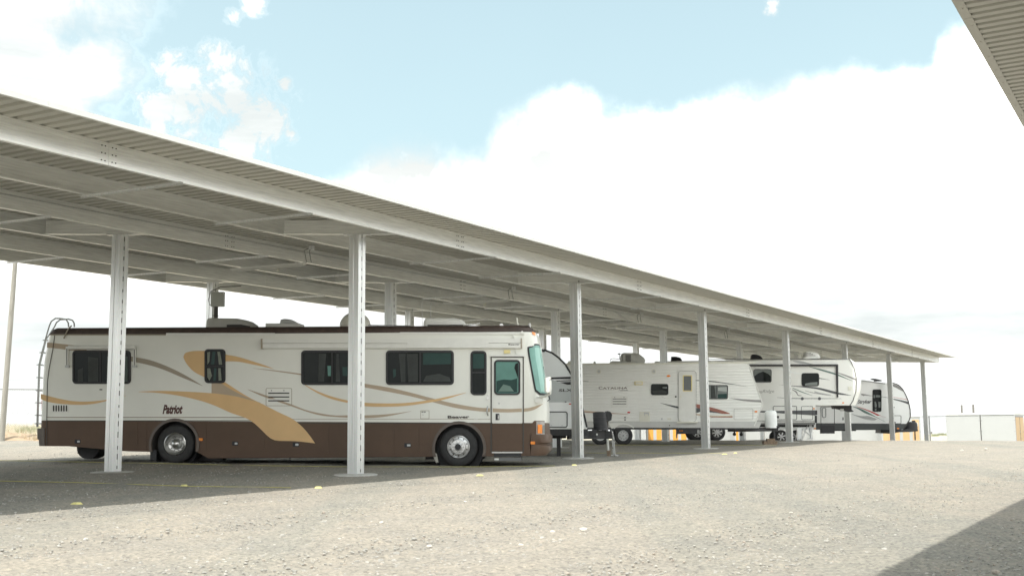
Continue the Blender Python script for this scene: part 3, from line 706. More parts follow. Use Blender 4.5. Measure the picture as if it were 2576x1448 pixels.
prof = [(fz(zroof0)-.00, zroof0+.002, -.42, 0), (fz(zroof0)-.03, zroof0+.06, -.42, 0), (fz(zroof0)-.14, (zroof0+ztop)/2+.06, -.42, -.05), (U(K3, (1000, 322))[0], ztop-.01, -.3, -.10), (U(K3, (900, 312))[0], ztop+.01, 0, -.13),
        (u_d+.1, ztR, 0, -.13), (u_d-.02, ztR-.05, .15, -.06), (u_c-.06, zr0R+.03, .15, 0), (u_c-.04, zr0R+.002, .15, 0)]
mh.loft('roof_cap', prof, BROWNR)
# bay doors along the skirt, proud with open joints
xs = [K1((205, 0))[0], K1((556, 0))[0], K1((772, 0))[0]]
def bay_door(k, a, b, top=930, bot=1118):
    mh.poly('bay_door', k, rrect(a+3, top, b-3, bot, 4), BROWN, .007)
for k, a, b, t_, q in ((K1, 222, 770, 912, 1070), (K1, 774, 832, 912, 1098), (K1, 1160, 1239, 918, 1116), (K1, 1242, 1634, 918, 1120), (K2, 102, 536, 935, 1128), (K2, 540, 980, 935, 1128), (K2, 983, 1150, 935, 1128), (K2, 1153, 1228, 935, 1128)):
    bay_door(k, a, b, t_, q)
mh.rect('belt_line', K1, 145, 903, 1704, 908, SEAM, .006, 1); mh.rect('belt_line', K2, 168, 920, 1636, 925, SEAM, .006, 1)
mh.rect('side_rail', K1, 145, 880, 1560, 886, TAUPED, .003, 1); mh.rect('side_rail', K2, 0, 893, 1636, 896, TAUPED, .003, 1)
mh.rect('side_rail', K1, 175, 317, 960, 325, TAUPED, .012, 1)
mh.rect('gutter_rail', K1, 965, 309, 1704, 326, WHITE2, .03, 2); mh.rect('gutter_rail', K3, 0, 344, 938, 361, WHITE2, .03, 2)
mh.band('corner_seam', K1, [(147, 900), (150, 870)], [(150, 900), (154, 870)], SEAM) if False else None
q = MB(); pts = [(148, 1078), (149, 880), (153, 640), (163, 560), (190, 420), (203, 325)]
P = [mh.m(K1, p) for p in pts]; q.tube([(u, -.004, z) for u, z in P], .010, 5); q.build('corner_seam', SEAM, mh_root)
# stripes
G_, T_ = GOLD, TAUPE
mh.band('stripe', K1, [(108, 722), (180, 742), (300, 768), (420, 775), (560, 762), (690, 735)], [(108, 758), (150, 775), (240, 790), (370, 797), (470, 790), (560, 770), (690, 736)], G_)
mh.band('stripe', K1, [(150, 372), (200, 377), (320, 390), (420, 400)], [(150, 408), (220, 414), (330, 430), (420, 440)], T_)
mh.band('stripe', K1, [(700, 462), (722, 468), (850, 492), (980, 540), (1100, 600), (1212, 668)], [(700, 494), (722, 500), (850, 528), (950, 560), (1080, 615), (1212, 669)], TAUPED)
mh.band('stripe', K1, [(1080, 472), (1088, 450), (1110, 438), (1160, 430), (1250, 430)], [(1080, 474), (1100, 515), (1150, 570), (1225, 610), (1250, 620)], G_)
mh.band('stripe', K1, [(1350, 452), (1450, 470), (1550, 500), (1640, 530), (1695, 552)], [(1350, 502), (1450, 503), (1550, 522), (1640, 541), (1695, 553)], G_)
mh.band('stripe', K2, [(20, 548), (150, 560), (370, 588)], [(20, 549), (150, 566), (370, 598)], T_)
mh.band('stripe', K1, [(1272, 640), (1338, 648), (1400, 686), (1480, 726), (1560, 766), (1610, 785)], [(1272, 718), (1350, 728), (1450, 742), (1560, 775), (1610, 786)], T_, .0045, sm=False)
mh.band('stripe', K1, [(1330, 640), (1362, 643), (1450, 700), (1534, 750), (1640, 803)], [(1330, 645), (1400, 690), (1480, 730), (1560, 768), (1640, 804)], G_, .006)
mh.band('stripe', K1, [(775, 708), (900, 702), (1050, 705), (1275, 718), (1450, 742), (1600, 784), (1640, 803), (1734, 850), (1824, 893), (1894, 950), (1944, 1010), (1977, 1058)],
        [(775, 710), (900, 715), (1050, 735), (1200, 770), (1300, 805), (1400, 850), (1500, 885), (1560, 920), (1620, 975), (1660, 1015), (1690, 1033), (1730, 1042), (1850, 1045), (1977, 1059)], G_, .010, n=44, th=.0055)
mh.band('stripe', K2, [(-14, 692), (100, 730), (285, 795), (400, 838), (560, 868), (670, 868), (800, 868), (950, 860), (1100, 840)], [(-14, 694), (100, 745), (285, 808), (400, 848), (500, 872), (670, 885), (820, 887), (950, 873), (1100, 841)], T_, .0035)
mh.band('stripe', K2, [(375, 660), (450, 700), (550, 738), (670, 768), (780, 782), (900, 787), (1050, 785), (1200, 768), (1330, 745), (1475, 713)], [(375, 664), (450, 712), (550, 756), (670, 785), (780, 806), (900, 810), (1050, 805), (1200, 785), (1330, 760), (1475, 714)], G_, .007)
mh.band('stripe', K2, [(700, 640), (780, 653), (950, 680), (1100, 715), (1250, 755), (1400, 790), (1550, 815), (1636, 820)], [(700, 662), (780, 678), (900, 700), (1100, 740), (1250, 780), (1400, 818), (1550, 840), (1636, 845)], T_)
mh.band('stripe', K3, [(952, 931), (1000, 926), (1050, 912), (1105, 894)], [(952, 958), (1000, 951), (1050, 935), (1105, 896)], T_)
# windows
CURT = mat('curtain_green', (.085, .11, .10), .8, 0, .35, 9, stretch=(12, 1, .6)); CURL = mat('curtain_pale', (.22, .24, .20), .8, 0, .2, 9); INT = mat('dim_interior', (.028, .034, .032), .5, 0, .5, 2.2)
mh.window(K1, 325, 427, 722, 655, 25, 13, dv=(515,), curtain=[([(360, 600), (360, 560), (395, 545), (395, 640), (360, 640)], INT), ([(430, 470), (500, 480), (500, 640), (430, 640)], INT), ([(560, 470), (700, 470), (700, 640), (560, 640)], CURT)])
mh.window(K1, 1225, 418, 1367, 650, 25, 12, dh=(535,), curtain=[([(1242, 440), (1262, 436), (1258, 500), (1244, 524)], CURL), ([(1278, 436), (1300, 436), (1290, 524), (1268, 524)], TEALD), ([(1312, 436), (1330, 436), (1345, 524), (1322, 524)], CURL),
    ([(1242, 548), (1262, 548), (1275, 600), (1258, 632), (1244, 610)], CURL), ([(1290, 548), (1306, 548), (1300, 634), (1284, 634)], TEALD), ([(1318, 548), (1334, 548), (1340, 632), (1320, 632)], CURL)])
mh.window(K2, 350, 427, 745, 662, 25, 14, dv=(560,), curtain=[([(470, 450), (520, 450), (505, 640), (465, 640)], INT), ([(528, 532), (553, 532), (551, 602), (532, 600)], TEALG), ([(630, 540), (665, 540), (665, 602), (632, 600)], TEALD), ([(590, 450), (606, 450), (615, 640), (585, 640)], INT)])
mh.window(K2, 927, 427, 1390, 662, 25, 14, dv=(1160,), curtain=[([(1015, 450), (1060, 450), (1060, 642), (1030, 642)], INT), ([(1070, 450), (1145, 450), (1145, 642), (1080, 642)], INT), ([(975, 555), (995, 555), (995, 600), (978, 615)], TEALD), ([(1180, 445), (1370, 445), (1370, 520), (1180, 525)], TEALD), ([(1200, 600), (1290, 585), (1360, 610), (1370, 640), (1180, 640)], INT)])
mh.window(K2, 1503, 430, 1613, 732, 28, 12, dh=(578,), curtain=[([(1520, 450), (1595, 450), (1595, 550), (1520, 550)], TEALD)])
# entry door with its own frame
dr = mh.outline('door_frame', K3, 700, 530, 957, 1272, 9, 6, SEAM, .012)
door = mh.poly('entry_door', K3, [(714, 545), (943, 545), (943, 1046), (714, 1046)], WHITE2, .012)
mh.poly('door_kick_panel', K3, [(714, 1047), (943, 1047), (943, 1262), (714, 1262)], BROWN, .012, parent=door)
mh.band('door_stripe', K3, [(716, 930), (830, 935), (942, 931)], [(716, 960), (830, 962), (942, 958)], T_, .0145, parent=door)
w_ = mh.window(K3, 727, 557, 930, 828, 30, 14, gm=TEALG, proud=.034, curtain=None)
w_.parent = door
mb = MB()
for pts, mm in (([(745, 720), (800, 708), (860, 712), (905, 700), (905, 808), (745, 808)], 0), ([(890, 590), (912, 580), (912, 700), (895, 650), (884, 620)], 1), ([(760, 800), (800, 745), (850, 760), (880, 800)], 2)):
    mb.prism(mh.P(K3, pts), -.0165-.002*mm, -.0065, mm)
mb.build('curtain', [TEALD, DARKG, mat('seat_cloth', (.16, .24, .21), .8)], w_)
for c_ in w_.children:
    if c_.name.startswith('pane'): c_.location.y = -.008
mh.rect('door_awning_rail', K3, 693, 518, 965, 531, WHITE2, .05, 2)
lt = mh.rect('porch_light', K3, 798, 476, 857, 512, CREAM, .02, 6); mh.rect('lens', K3, 804, 481, 851, 507, YELLOWL, .045, 6, .019, lt)
h = mh.rect('door_handle', K3, 739, 972, 768, 1021, BLACK, .02, 3, .011, door); mh.rect('latch', K3, 757, 980, 764, 1015, CHROME, .035, 3, .019, door)
mh.poly('lock', K3, [(765+8*math.cos(a*.785), 893+8*math.sin(a*.785)) for a in range(8)], CHROME, .02, .011, door)
mh.rect('latch', K3, 668, 829, 688, 866, CHROME, .02, 8); mb = MB(); P = [mh.m(K3, p) for p in [(678, 915), (674, 940), (674, 962), (680, 985)]]
mb.tube([(P[0][0], 0, P[0][1]), (P[1][0], -.05, P[1][1]), (P[2][0], -.05, P[2][1]), (P[3][0], 0, P[3][1])], .018, 8); mb.build('grab_handle', CHROME, mh_root)
mh.outline('hatch', K3, 158, 947, 226, 1012, 3, 3, TAUPED, .004); mh.poly('hatch_lock', K3, [(178+4*math.cos(a*.785), 981+4*math.sin(a*.785)) for a in range(8)], CHROME, .008)
for q_ in range(2): mh.rect('tiny_decal', K3, 166+q_*18, 955, 181+q_*18, 961, SEAM, .003, 1)
mh.rect('paper_label', K3, 572, 1003, 602, 1015, WHITE2, .003, 1); mh.rect('paper_label', K3, 618, 1003, 680, 1013, WHITE2, .003, 1)
TXT = mat('lettering_brown', (.10, .045, .04), .5); TXTG = mat('lettering_dark', (.07, .06, .055), .5); TXTL = mat('lettering_pale', (.5, .48, .44), .5)
mh.text(K1, 'Patriot', 938, 795, 1076, 860, TXT, .28, .045)
mh.text(K3, 'Beaver', 371, 988, 538, 1011, TXTL, 0, .04, .003); mh.text(K3, 'Beaver', 368, 985, 535, 1008, TXTG, 0, .035, .006)
# louvres
lv = mh.outline('louvre_panel', K2, 108, 683, 286, 805, 3, 10, TAUPED, .006)
for y in (718, 744, 770): mh.rect('slot', K2, 124, y-4, 268, y+4, SEAM, .007, 2, 0, lv); mh.rect('slat', K2, 124, y-13, 268, y-5, WHITE2, .014, 2, 0, lv)
for x in (147, 231): mh.rect('screw', K2, x-3, 697, x+3, 703, SEAM, .007, 2, 0, lv)
lv = mh.rect('louvre_panel', K1, 183, 793, 298, 850, WHITE2, .006, 5)
for k in range(6): mh.rect('slot', K1, 191+17.5*k, 800, 201+17.5*k, 842, SEAM, .0085, 5, .005, lv)
mh.rect('badge', K1, 508, 690, 527, 697, TXTG, .006, 2)
# lamps and latches
for k, a in ((K1, (1181, 1024, 1213, 1042)), (K3, (1009, 1186, 1044, 1208))): mh.rect('marker_light', k, *a, ORANGE, .025, 4, -.004)
for k, a in ((K1, (340, 1033, 379, 1060)), (K1, (1413, 1046, 1453, 1074)), (K2, (292, 1053, 335, 1082)), (K2, (1053, 1058, 1098, 1086))):
    l_ = mh.rect('bay_latch', k, *a, BLACK, .014, 4, .006); mh.rect('latch_paddle', k, a[0]+18, a[1]+8, a[2]-4, a[3]-7, STEELP, .018, 2, .013, l_)
mh.band('nose_panel', K3, [(945, 1046), (1020, 1046), (1036, 1026), (1118, 1026)], [(945, 1050), (1020, 1060), (1036, 1060), (1118, 1060)], BROWN, .004, sm=False)
hl = mh.band('headlight_housing', K3, [(1053, 1030), (1118, 1030)], [(1053, 1150), (1118, 1150)], mat('lamp_bezel', (.34, .32, .30), .3, .5, .1, 9), .010, sm=False)
mh.band('amber_lens', K3, [(1064, 1056), (1099, 1056)], [(1064, 1124), (1099, 1124)], ORANGE, .03, hl, False, th=.02)
mh.band('headlight', K3, [(1103, 1060), (1118, 1060)], [(1103, 1122), (1118, 1122)], GREYG, .022, hl, False, th=.01)
# bumpers
zB0, zB1 = U(K3, (1100, 1295))[1], U(K3, (1100, 1130))[1]
uf = fz((zB0+zB1)/2)
pf = [(U(K3, (962, 0))[0], zB0-.01, 0, 0), (uf-.05, zB0, -.38, 0), (uf+.035, zB0+.10, -.42, 0), (uf+.02, (zB0+zB1)/2-.02, -.42, 0), (uf-.02, (zB0+zB1)/2, -.42, 0), (uf-.02, (zB0+zB1)/2+.02, -.42, 0), (uf+.05, (zB0+zB1)/2+.05, -.42, 0), (uf+.05, zB1-.05, -.42, 0), (uf+.0, zB1, -.42, 0), (U(K3, (1000, 0))[0], zB1, 0, 0), (U(K3, (1000, 0))[0], (zB0+zB1)/2, 0, 0), (U(K3, (962, 0))[0], zB0+.1, 0, 0)]
mh.loft('front_bumper', pf, BROWN, v0=-.012, v1=2.512)
pr = [mh.m(K1, p) for p in [(135, 955), (135, 1078), (88, 1078), (84, 1035), (75, 1030), (74, 958)]]
mh.loft('rear_bumper', [(u, z, .10 if k > 1 else 0, 0) for k, (u, z) in enumerate(pr)], mat('bumper_grey', (.13, .11, .095), .5, 0, .15, 5), v0=-.015, v1=2.515)
mb = MB(); P = mh.P(K1, [(98, 765), (108, 765), (108, 838), (98, 838)]); mb.prism(P, .12, .35); mb.build('tail_light', REDL, mh_root)
# windscreen that wraps round the nose
def wrap_patch(name, left, rows, m, off, parent=None, vmax=None):
    mb = MB(); vs = []; nr = len(left)
    for i, (ul, z) in enumerate(left):
        zf = fz(z); v0_ = mh.drape(ul, z); vm = vmax or mh.width/2
        for j in range(rows+1):
            t = j/rows
            if t < .6: e = (zf-ul)*(1-t/.6); u = zf-e; v = mh.drape(u, z); du, dv = (v/mh.fr), (1-v/mh.fr)
            else: u = zf; v = mh.fr+(vm-mh.fr)*((t-.6)/.4); du, dv = 1, 0
            L_ = math.hypot(du, dv); vs.append((u+off*du/L_, v-off*dv/L_, z))
    for i in range(nr-1):
        for j in range(rows): a = i*(rows+1)+j; mb.f.append((a, a+1, a+rows+2, a+rows+1)); mb.mi.append(0)
    mb.v = vs; return mb.build(name, m, parent or mh_root)
def lc(pts, n=14):
    P = [mh.m(K3, p, .05) for p in pts]; P = sorted([(z, u) for u, z in P]); z0_, z1_ = P[0][0], P[-1][0]
    return [(interp(P, z0_+(z1_-z0_)*i/n), z0_+(z1_-z0_)*i/n) for i in range(n+1)]
fo = wrap_patch('windscreen_seal', lc([(1078, 829), (1052, 822), (1038, 790), (1012, 640), (986, 500), (984, 460), (1000, 436), (1040, 430)]), 14, BLACK, .012, None, 2.49/2)
wrap_patch('pane', lc([(1082, 812), (1060, 806), (1050, 780), (1024, 640), (1000, 500), (998, 465), (1010, 448), (1042, 442)]), 14, TEALN, .022, fo, 2.4/2)
mb = MB(); P = [mh.m(K3, p, .25) for p in [(1024, 470), (1038, 600), (1062, 760), (1072, 800)]]
wi = wrap_patch('curtain', lc([(1085, 800), (1075, 740), (1058, 620), (1046, 560), (1036, 460)], 10), 6, mat('curtain_teal', (.34, .58, .52), .4), .026, fo, .9)
# mirror
mb = MB(); P = [mh.m(K3, p, -.25) for p in [(1118, 697), (1150, 692), (1170, 720), (1173, 780), (1166, 808), (1130, 812), (1117, 800)]]; mr_ = mh.loft('mirror', [(u, z, (-.06 if k in (2, 3, 4) else .06), 0) for k, (u, z) in enumerate(P)], WHITE2, v0=-.42, v1=-.18)
mb = MB(); a_ = mh.m(K3, (1060, 850), -.02); b_ = mh.m(K3, (1120, 838), -.2); c_ = mh.m(K3, (1160, 815), -.3)
mb.tube([(a_[0], .06, a_[1]), (b_[0], -.15, b_[1]), (c_[0], -.28, c_[1]), (c_[0], -.29, c_[1]+.12)], .032, 10); mb.build('arm', WHITE2, mr_); mh.rect('bracket', K3, 1042, 852, 1104, 888, WHITE2, .03, 8, -.04, mr_)
mb = MB(); a_ = mh.m(K3, (1128, 690), .3); mb.tube([mh_ for mh_ in [(mh.m(K3, (1145, 820), .1)[0], .1, mh.m(K3, (1145, 820))[1]), (mh.m(K3, (1158, 860), .1)[0], .1, mh.m(K3, (1158, 860))[1]), (mh.m(K3, (1140, 872), .2)[0], .2, mh.m(K3, (1140, 872))[1])]], .012, 6)
mb.tube([(mh.m(K3, (1112, 800), .5)[0]+.04, .5, mh.m(K3, (1112, 810))[1]), (mh.m(K3, (1090, 610), .5)[0]+.05, .6, mh.m(K3, (1090, 600))[1])], .014, 6); mb.build('wiper', BLACK, mh_root)
# awnings
def awning(k, x0, x1, ys, name='awning'):
    mb = MB(); segs = list(zip(ys, ys[1:]))
    for i, (a, b) in enumerate(segs):
        P = mh.P(k, [(x0, a+1.5), (x1, a+1.5), (x1, b-1.5), (x0, b-1.5)]); mb.prism(P, -.085+.012*(i % 2), 0)
    return mb.build(name, WHITE2, mh_root)
aw = awning(K2, 85, 1628, (352, 381, 415)); mh.rect('end_cap', K2, 80, 349, 92, 418, TAUPED, .09, 2, 0, aw)
P = mh.P(K3, [(0, 396), (938, 396), (938, 468), (0, 468)]); mb = MB(); mb.prism(mh.P(K3, [(60, 396), (936, 396), (936, 427), (60, 427)]), -.086, 0); mb.prism(mh.P(K3, [(60, 430), (936, 430), (936, 467), (60, 467)]), -.097, 0); mb.build('roller_box', WHITE2, aw)
mh.rect('end_cap', K3, 934, 392, 943, 470, TAUPED, .10, 2, 0, aw)
mh.text(K3, 'Beaver', 840, 433, 928, 446, TXTG, 0, .035, .098)
for p in ([(870, 362), (878, 362), (888, 394), (880, 394)], [(890, 470), (900, 470), (906, 516), (897, 516)]): mh.poly('bracket', K3, p, WHITE2, .05)
mh.poly('loose_tape', K3, [(930, 345), (945, 333), (962, 350), (958, 362), (938, 358)], WHITE2, .05, -.02)
aw = MB(); a_ = mh.m(K1, (298, 407), -.06); b_ = mh.m(K1, (752, 407), -.06); aw.tube([(a_[0], -.07, a_[1]), (b_[0], -.07, b_[1])], .055, 12); aw = aw.build('window_awning', WHITE2, mh_root)
for x in (292, 751):
    mh.rect('arm', K1, x-8, 402, x+9, 544, WHITE2, .06, 3, .02, aw); mh.rect('arm_slot', K1, x-2, 415, x+3, 530, SEAM, .062, 1, .055, aw); mh.rect('foot', K1, x-11, 528, x+14, 545, STEELP, .075, 5, .0, aw)
# roof equipment
BEI = mat('sunned_plastic', (.56, .56, .52), .5, 0, .08, 5)
roof_unit(mh, K1, [(1226, 268), (1228, 228), (1238, 208), (1262, 203), (1300, 205), (1440, 207), (1505, 220), (1540, 244), (1545, 268)], 1.0, 1.75, BEI, .10, slots=[[(1375, 252), (1470, 250), (1535, 262), (1535, 268), (1375, 268)]])
roof_unit(mh, K2, [(102, 268), (104, 242), (332, 242), (336, 268)], .85, 1.45, WHITE2, .04, 'roof_vent'); roof_unit(mh, K2, [(198, 243), (203, 216), (230, 210), (270, 214), (318, 240), (318, 244)], .9, 1.4, mat('vent_lid', (.60, .61, .60), .35), .08, 'vent_lid')
c_ = mh.m(K2, (717, 268), 1.1); r_ = (mh.m(K2, (821, 268), 1.1)[0]-c_[0]); mb = MB()
mb.lathe_y((0, 0, 0), [(r_*math.cos(t*math.pi/24), r_*.92*math.sin(t*math.pi/24)) for t in range(-2, 13)], 32)
dm = mb.build('satellite_dome', CREAM, mh_root, 40, (c_[0], 1.1, c_[1]+.02)); dm.rotation_euler = (R(90), 0, 0)
mh.text(K2, 'KING', 645, 248, 672, 261, mat('faded_print', (.35, .45, .5), .6), .1, .01, -.25) if False else None
P = mh.P(K2, [(800, 266), (806, 254), (1090, 258), (1090, 266)]); mb = MB(); P = [mh.m(K2, p, .35) for p in [(806, 253), (1090, 257), (1090, 262), (806, 258)]]; mb.prism(P, .35, 1.2); sp_ = mb.build('solar_panel', BLACK, mh_root)
mb = MB(); P = [mh.m(K2, p, .35) for p in [(803, 257), (1093, 261), (1093, 267), (803, 266)]]; mb.prism(P, .34, .37); mb.build('edge_rail', STEELP, sp_)
roof_unit(mh, K2, [(1178, 262), (1180, 232), (1192, 208), (1220, 204), (1390, 205), (1440, 215), (1470, 240), (1476, 262)], .55, 1.35, WHITE2, .09, slots=[[(1210, 252), (1460, 252), (1460, 262), (1210, 262)]])
for p, q_, r_ in (((1173, 46), (1174, 265), .007), ((1232, 95), (1232, 207), .007)):
    mb = MB(); a_ = mh.m(K2, p, .9); b_ = mh.m(K2, q_, .9); mb.tube([(a_[0], .9, a_[1]), (b_[0], .9, b_[1])], [.003, .008], 6); mb.build('whip_antenna', STEELP, mh_root)
mb = MB(); a_ = mh.m(K2, (1455, 255), .4); b_ = mh.m(K2, (1568, 245), .4); mb.tube([(a_[0], .4, a_[1]), (b_[0], .4, b_[1])], .022, 8); mb.build('air_horn', WHITE2, mh_root)
mb = MB(); P = [mh.m(K3, p, .5) for p in [(785, 292), (800, 290), (960, 294), (998, 292)]]; mb.tube([(u, .5, z) for u, z in P], .012, 6)
mb.lathe_y((P[0][0], .5, P[0][1]), [(.001, -.05), (.05, -.05), (.05, .05), (.001, .05)], 10); a_ = mh.m(K3, (1000, 275), .5); b_ = mh.m(K3, (1002, 310), .5); mb.tube([(a_[0], .5, a_[1]), (b_[0], .5, b_[1])], .03, 8)
for x in (792, 985):
    a_ = mh.m(K3, (x, 293), .5); b_ = mh.m(K3, (x, 318), .5); mb.tube([(a_[0], .5, a_[1]), (b_[0], .5, b_[1])], .012, 6)
mb.build('television_antenna', CHROME, mh_root)
mb = MB(); a_ = mh.m(K3, (901, 232), .6); b_ = mh.m(K3, (915, 312), .6); mb.tube([(a_[0], .6, a_[1]), (b_[0], .6, b_[1])], .016, 6); mb.build('whip_antenna', CREAM, mh_root)
mh.band('clearance_light', K3, [(1022, 338), (1048, 350)], [(1022, 358), (1048, 372)], ORANGE, .02, sm=False, th=.02)
mb = MB(); a_ = mh.m(K1, (296, 268), 0); mb.tube([(a_[0]+.06, .05, a_[1]+.04), (a_[0], -.02, a_[1]-.06), (a_[0]-.10, -.03, a_[1]-.30)], .018, 6); mb.build('roof_strap', TAUPED, mh_root)
# rear ladder
ld = MB()
for v_, pts in ((.35, [(86, 948), (94, 700), (101, 525), (118, 450), (145, 350), (170, 262), (185, 228), (213, 209), (245, 210), (285, 216), (300, 240), (302, 268)]), (.75, [(92, 948), (100, 700), (107, 525), (125, 450), (150, 350), (205, 268), (220, 236), (245, 218), (300, 214), (328, 222), (340, 242), (341, 268)])):
    P = [mh.m(K1, p, v_) for p in pts]; ld.tube([(u-.02, v_, z) for u, z in P], .019, 8)
ldo = ld.build('rear_ladder', STEELP, mh_root)
for y in (358, 442, 525, 612, 700, 783, 868, 925):
    x = interp([(350, 145), (450, 118), (525, 101), (700, 94), (948, 86)], y) if y > 350 else 145
    a_ = mh.m(K1, (x-1, y), .35); mb = MB(); mb.tube([(a_[0]-.02, .31, a_[1]), (a_[0]-.02, .8, a_[1])], .017, 6); mb.tube([(a_[0]-.07, .33, a_[1]), (a_[0]+.09, .33, a_[1])], .013, 6); mb.build('rung', STEELP, ldo)
# arches, mudflaps, underbody
def arch_lip(c, r, z0_, w, m):
    pts = arch(c[0], c[1], r, z0_, 22); pin = arch(c[0], c[1], r-w, z0_, 22); mb = MB(); mb.prism(pts+pin[::-1], -.03, .01); return mb
for c, r, z0_ in ((cR, .66, zr2), ((cF[0]+.02, cF[1]), .68, zb)):
    arch_lip(c, r, z0_, .07, BROWN).build('wheel_arch_trim', mat('arch_brown', (.085, .062, .048), .35, 0, .1, 3, coat=.4), mh_root)
mh.rect('mudflap', K1, 851, 1105, 893, 1172, BLACK, -.02, 3, -.06); mh.poly('mudflap', K2, [(1246, 1128), (1272, 1128), (1284, 1188), (1268, 1192), (1250, 1150)], mat('flap_pale', (.36, .35, .31), .6), .0, -.03)
mb = MB(); c_ = mh.m(K1, (462, 1092), 1.2); mb.lathe_y((c_[0], 1.2, c_[1]+.02), [(.001, -.3), (.30, -.3), (.30, .3), (.001, .3)], 24); mb.build('spare_tank', BLACK, mh_root)
mb = MB(); a_, b_ = mh.m(K1, (359, 1085), .3), mh.m(K1, (368, 1130), .3); mb.box(a_[0], .3, b_[1], b_[0], .33, a_[1]+.05); mb.build('bracket', BLACK, mh_root)
mb = MB(); a_ = mh.m(K2, (273, 1130), .2); mb.tube([(a_[0], .2, a_[1]+.05), (a_[0], .2, a_[1]-.18)], .014, 6); mb.build('hanger_rod', BLACK, mh_root)
mb = MB()
for u0_, u1_, v_, z0_, h_ in ((cR[0]+.9, cF[0]-1., .7, zb-.02, .14), (cR[0]+.9, cF[0]-1., 1.6, zb-.02, .14), (cR[0]-.6, cR[0]+1.1, .5, zb-.06, .2), (cF[0]-.9, cF[0]+.6, .5, zb-.08, .2)):
    mb.box(u0_, v_, z0_, u1_, v_+.3, z0_+h_)
mb.build('chassis_rail', DKSTEEL, mh_root)
st = MB(); a_, b_ = mh.m(K3, (727, 1277)), mh.m(K3, (937, 1302)); st.box(a_[0], -.03, b_[1], b_[0], .35, a_[1]); sto = st.build('entry_step', BLACK, mh_root)
st = MB(); a_, b_ = mh.m(K3, (727, 1312)), mh.m(K3, (935, 1334)); st.box(a_[0], -.06, b_[1], b_[0], .22, a_[1]); st.build('tread', mat('tread_grey', (.16, .16, .16), .5), sto)
st = MB(); st.box(a_[0]+.01, -.063, b_[1]+.02, a_[0]+.12, -.055, a_[1]-.01); st.build('reflector', WHITE2, sto)
mh.rect('sill', K3, 710, 1266, 945, 1276, CHROME, .02, 2)
for c, r_ in ((cR, .57), (cF, .59)):
    q = MB(); q.lathe_y((c[0], .40, c[1]), [(.001, 0), (r_+.06, 0), (r_+.06, -.36)], 28); q.build('wheel_well', BLACK, mh_root)
fw_ = wheel(mh, (cF[0], .487), .487, 'bus_front', .30, .03); rw_ = wheel(mh, (cR[0], .487+.0), .487, 'bus_rear', .29, .04)
for c in (cF, cR):
    wheel(mh, (c[0], .487), .487, None, .30, .03, flip=True)
wheel(mh, (cR[0], .487), .485, None, .28, .36, rr=.5)
for i, c in enumerate((cF, cR)):
    mb = MB(); mb.lathe_y((c[0], .3, .487), [(.10, 0), (.10, mh.width-.6)], 12); mb.build('axle', DKSTEEL, mh_root)
# keep the rear wheels standing on the ground sheet
def settle(v, prefix='wheel'):
    for o in v.root.children:
        if o.name.split('.')[0] == prefix:
            me = o.data; c = sum((p.co for p in me.vertices), Vector())/len(me.vertices); zmin = min(p.co.z for p in me.vertices)
            w = v.o+v.ex*c.x+v.ey*c.y; o.location.z += gz(w.x, w.y)-.015-(v.z+zmin)
settle(mh)

# ------------------------------------------------------------------ travel trailer behind the motorhome
def adot(x, y, r, n=8): return [(x+r*math.cos(6.283*a/n), y+r*math.sin(6.283*a/n)) for a in range(n)]
GREYB = mat('rv_grey', (.50, .53, .525), .3, 0, .03, 1.5, coat=.2); PALE = mat('rv_pale_grey', (.76, .79, .79), .28, 0, .03, 1.2, coat=.3); PALE2 = mat('rv_cool_white', (.82, .83, .82), .3, 0, .03, 1.2, coat=.2)
def tongue(v, pts, vmid, parent, w=.09, h=.12):
    mb = MB(); (ua, za), (ub, zb_) = pts
    for s_ in (-1, 1):
        a = Vector((ua, vmid+s_*.95, za)); b = Vector((ub, vmid+s_*.04, zb_)); bar3(mb, a, b, h, w)
    mb.box(ub-.15, vmid-.06, zb_-h, ub+.28, vmid+.06, zb_-.02); mb.tube([(ub+.20, vmid, zb_), (ub+.33, vmid, zb_+.015)], .055, 8)
    return mb.build('tongue_frame', DKSTEEL, parent)
sl_root = thing('travel_trailer', 'grey and white travel trailer with round black edged nose just ahead of the motorhome', 'trailer')
sl = Vehicle(sl_root, 1.37, 34.30, gz(1.37, 34.3), 2.44)
P = [sl.m(K4, p) for p in [(555, 1030), (540, 960), (520, 880), (500, 800), (475, 700), (440, 600), (410, 545), (360, 460), (300, 400), (240, 358), (180, 334), (130, 328), (60, 326)]]
body = [(u, z, -.06, 0) for u, z in P[:5]]+[(u, z, -.05, -.05) for u, z in P[5:10]]+[(u, z, 0, -.05) for u, z in P[10:]]+[(P[-1][0]-6.2, P[-1][1], 0, -.05), (P[-1][0]-6.3, P[-1][1]-.1, .05, 0), (P[-1][0]-6.3, P[0][1], .05, 0)]
sl.loft('body_shell', body, PALE2)
up = [(30, 575), (30, 330), (130, 330), (180, 335), (240, 359), (300, 401), (360, 461), (410, 546), (425, 575)]
sl.poly('upper_panel', K4, up, PALE, .003); sl.poly('panel', K4, [(195, 580), (232, 592), (380, 645), (452, 645), (497, 795), (195, 798)], GREYB, .003)
sl.poly('stripe', K4, [(195, 577), (427, 568), (434, 590), (225, 592)], BLACK, .006); sl.poly('stripe', K4, [(268, 603), (437, 597), (440, 607), (290, 612)], BLACK, .006); sl.poly('stripe', K4, [(305, 618), (443, 613), (450, 641), (378, 642)], BLACK, .006)
mb = MB(); Q = [sl.m(K4, p) for p in [(120, 329), (180, 334), (240, 357), (300, 400), (360, 460), (410, 545), (440, 600), (475, 700), (500, 800), (525, 900), (552, 1020)]]; mb.tube([(u, .0, z) for u, z in Q], .028, 8); mb.build('edge_trim', BLACK, sl_root)
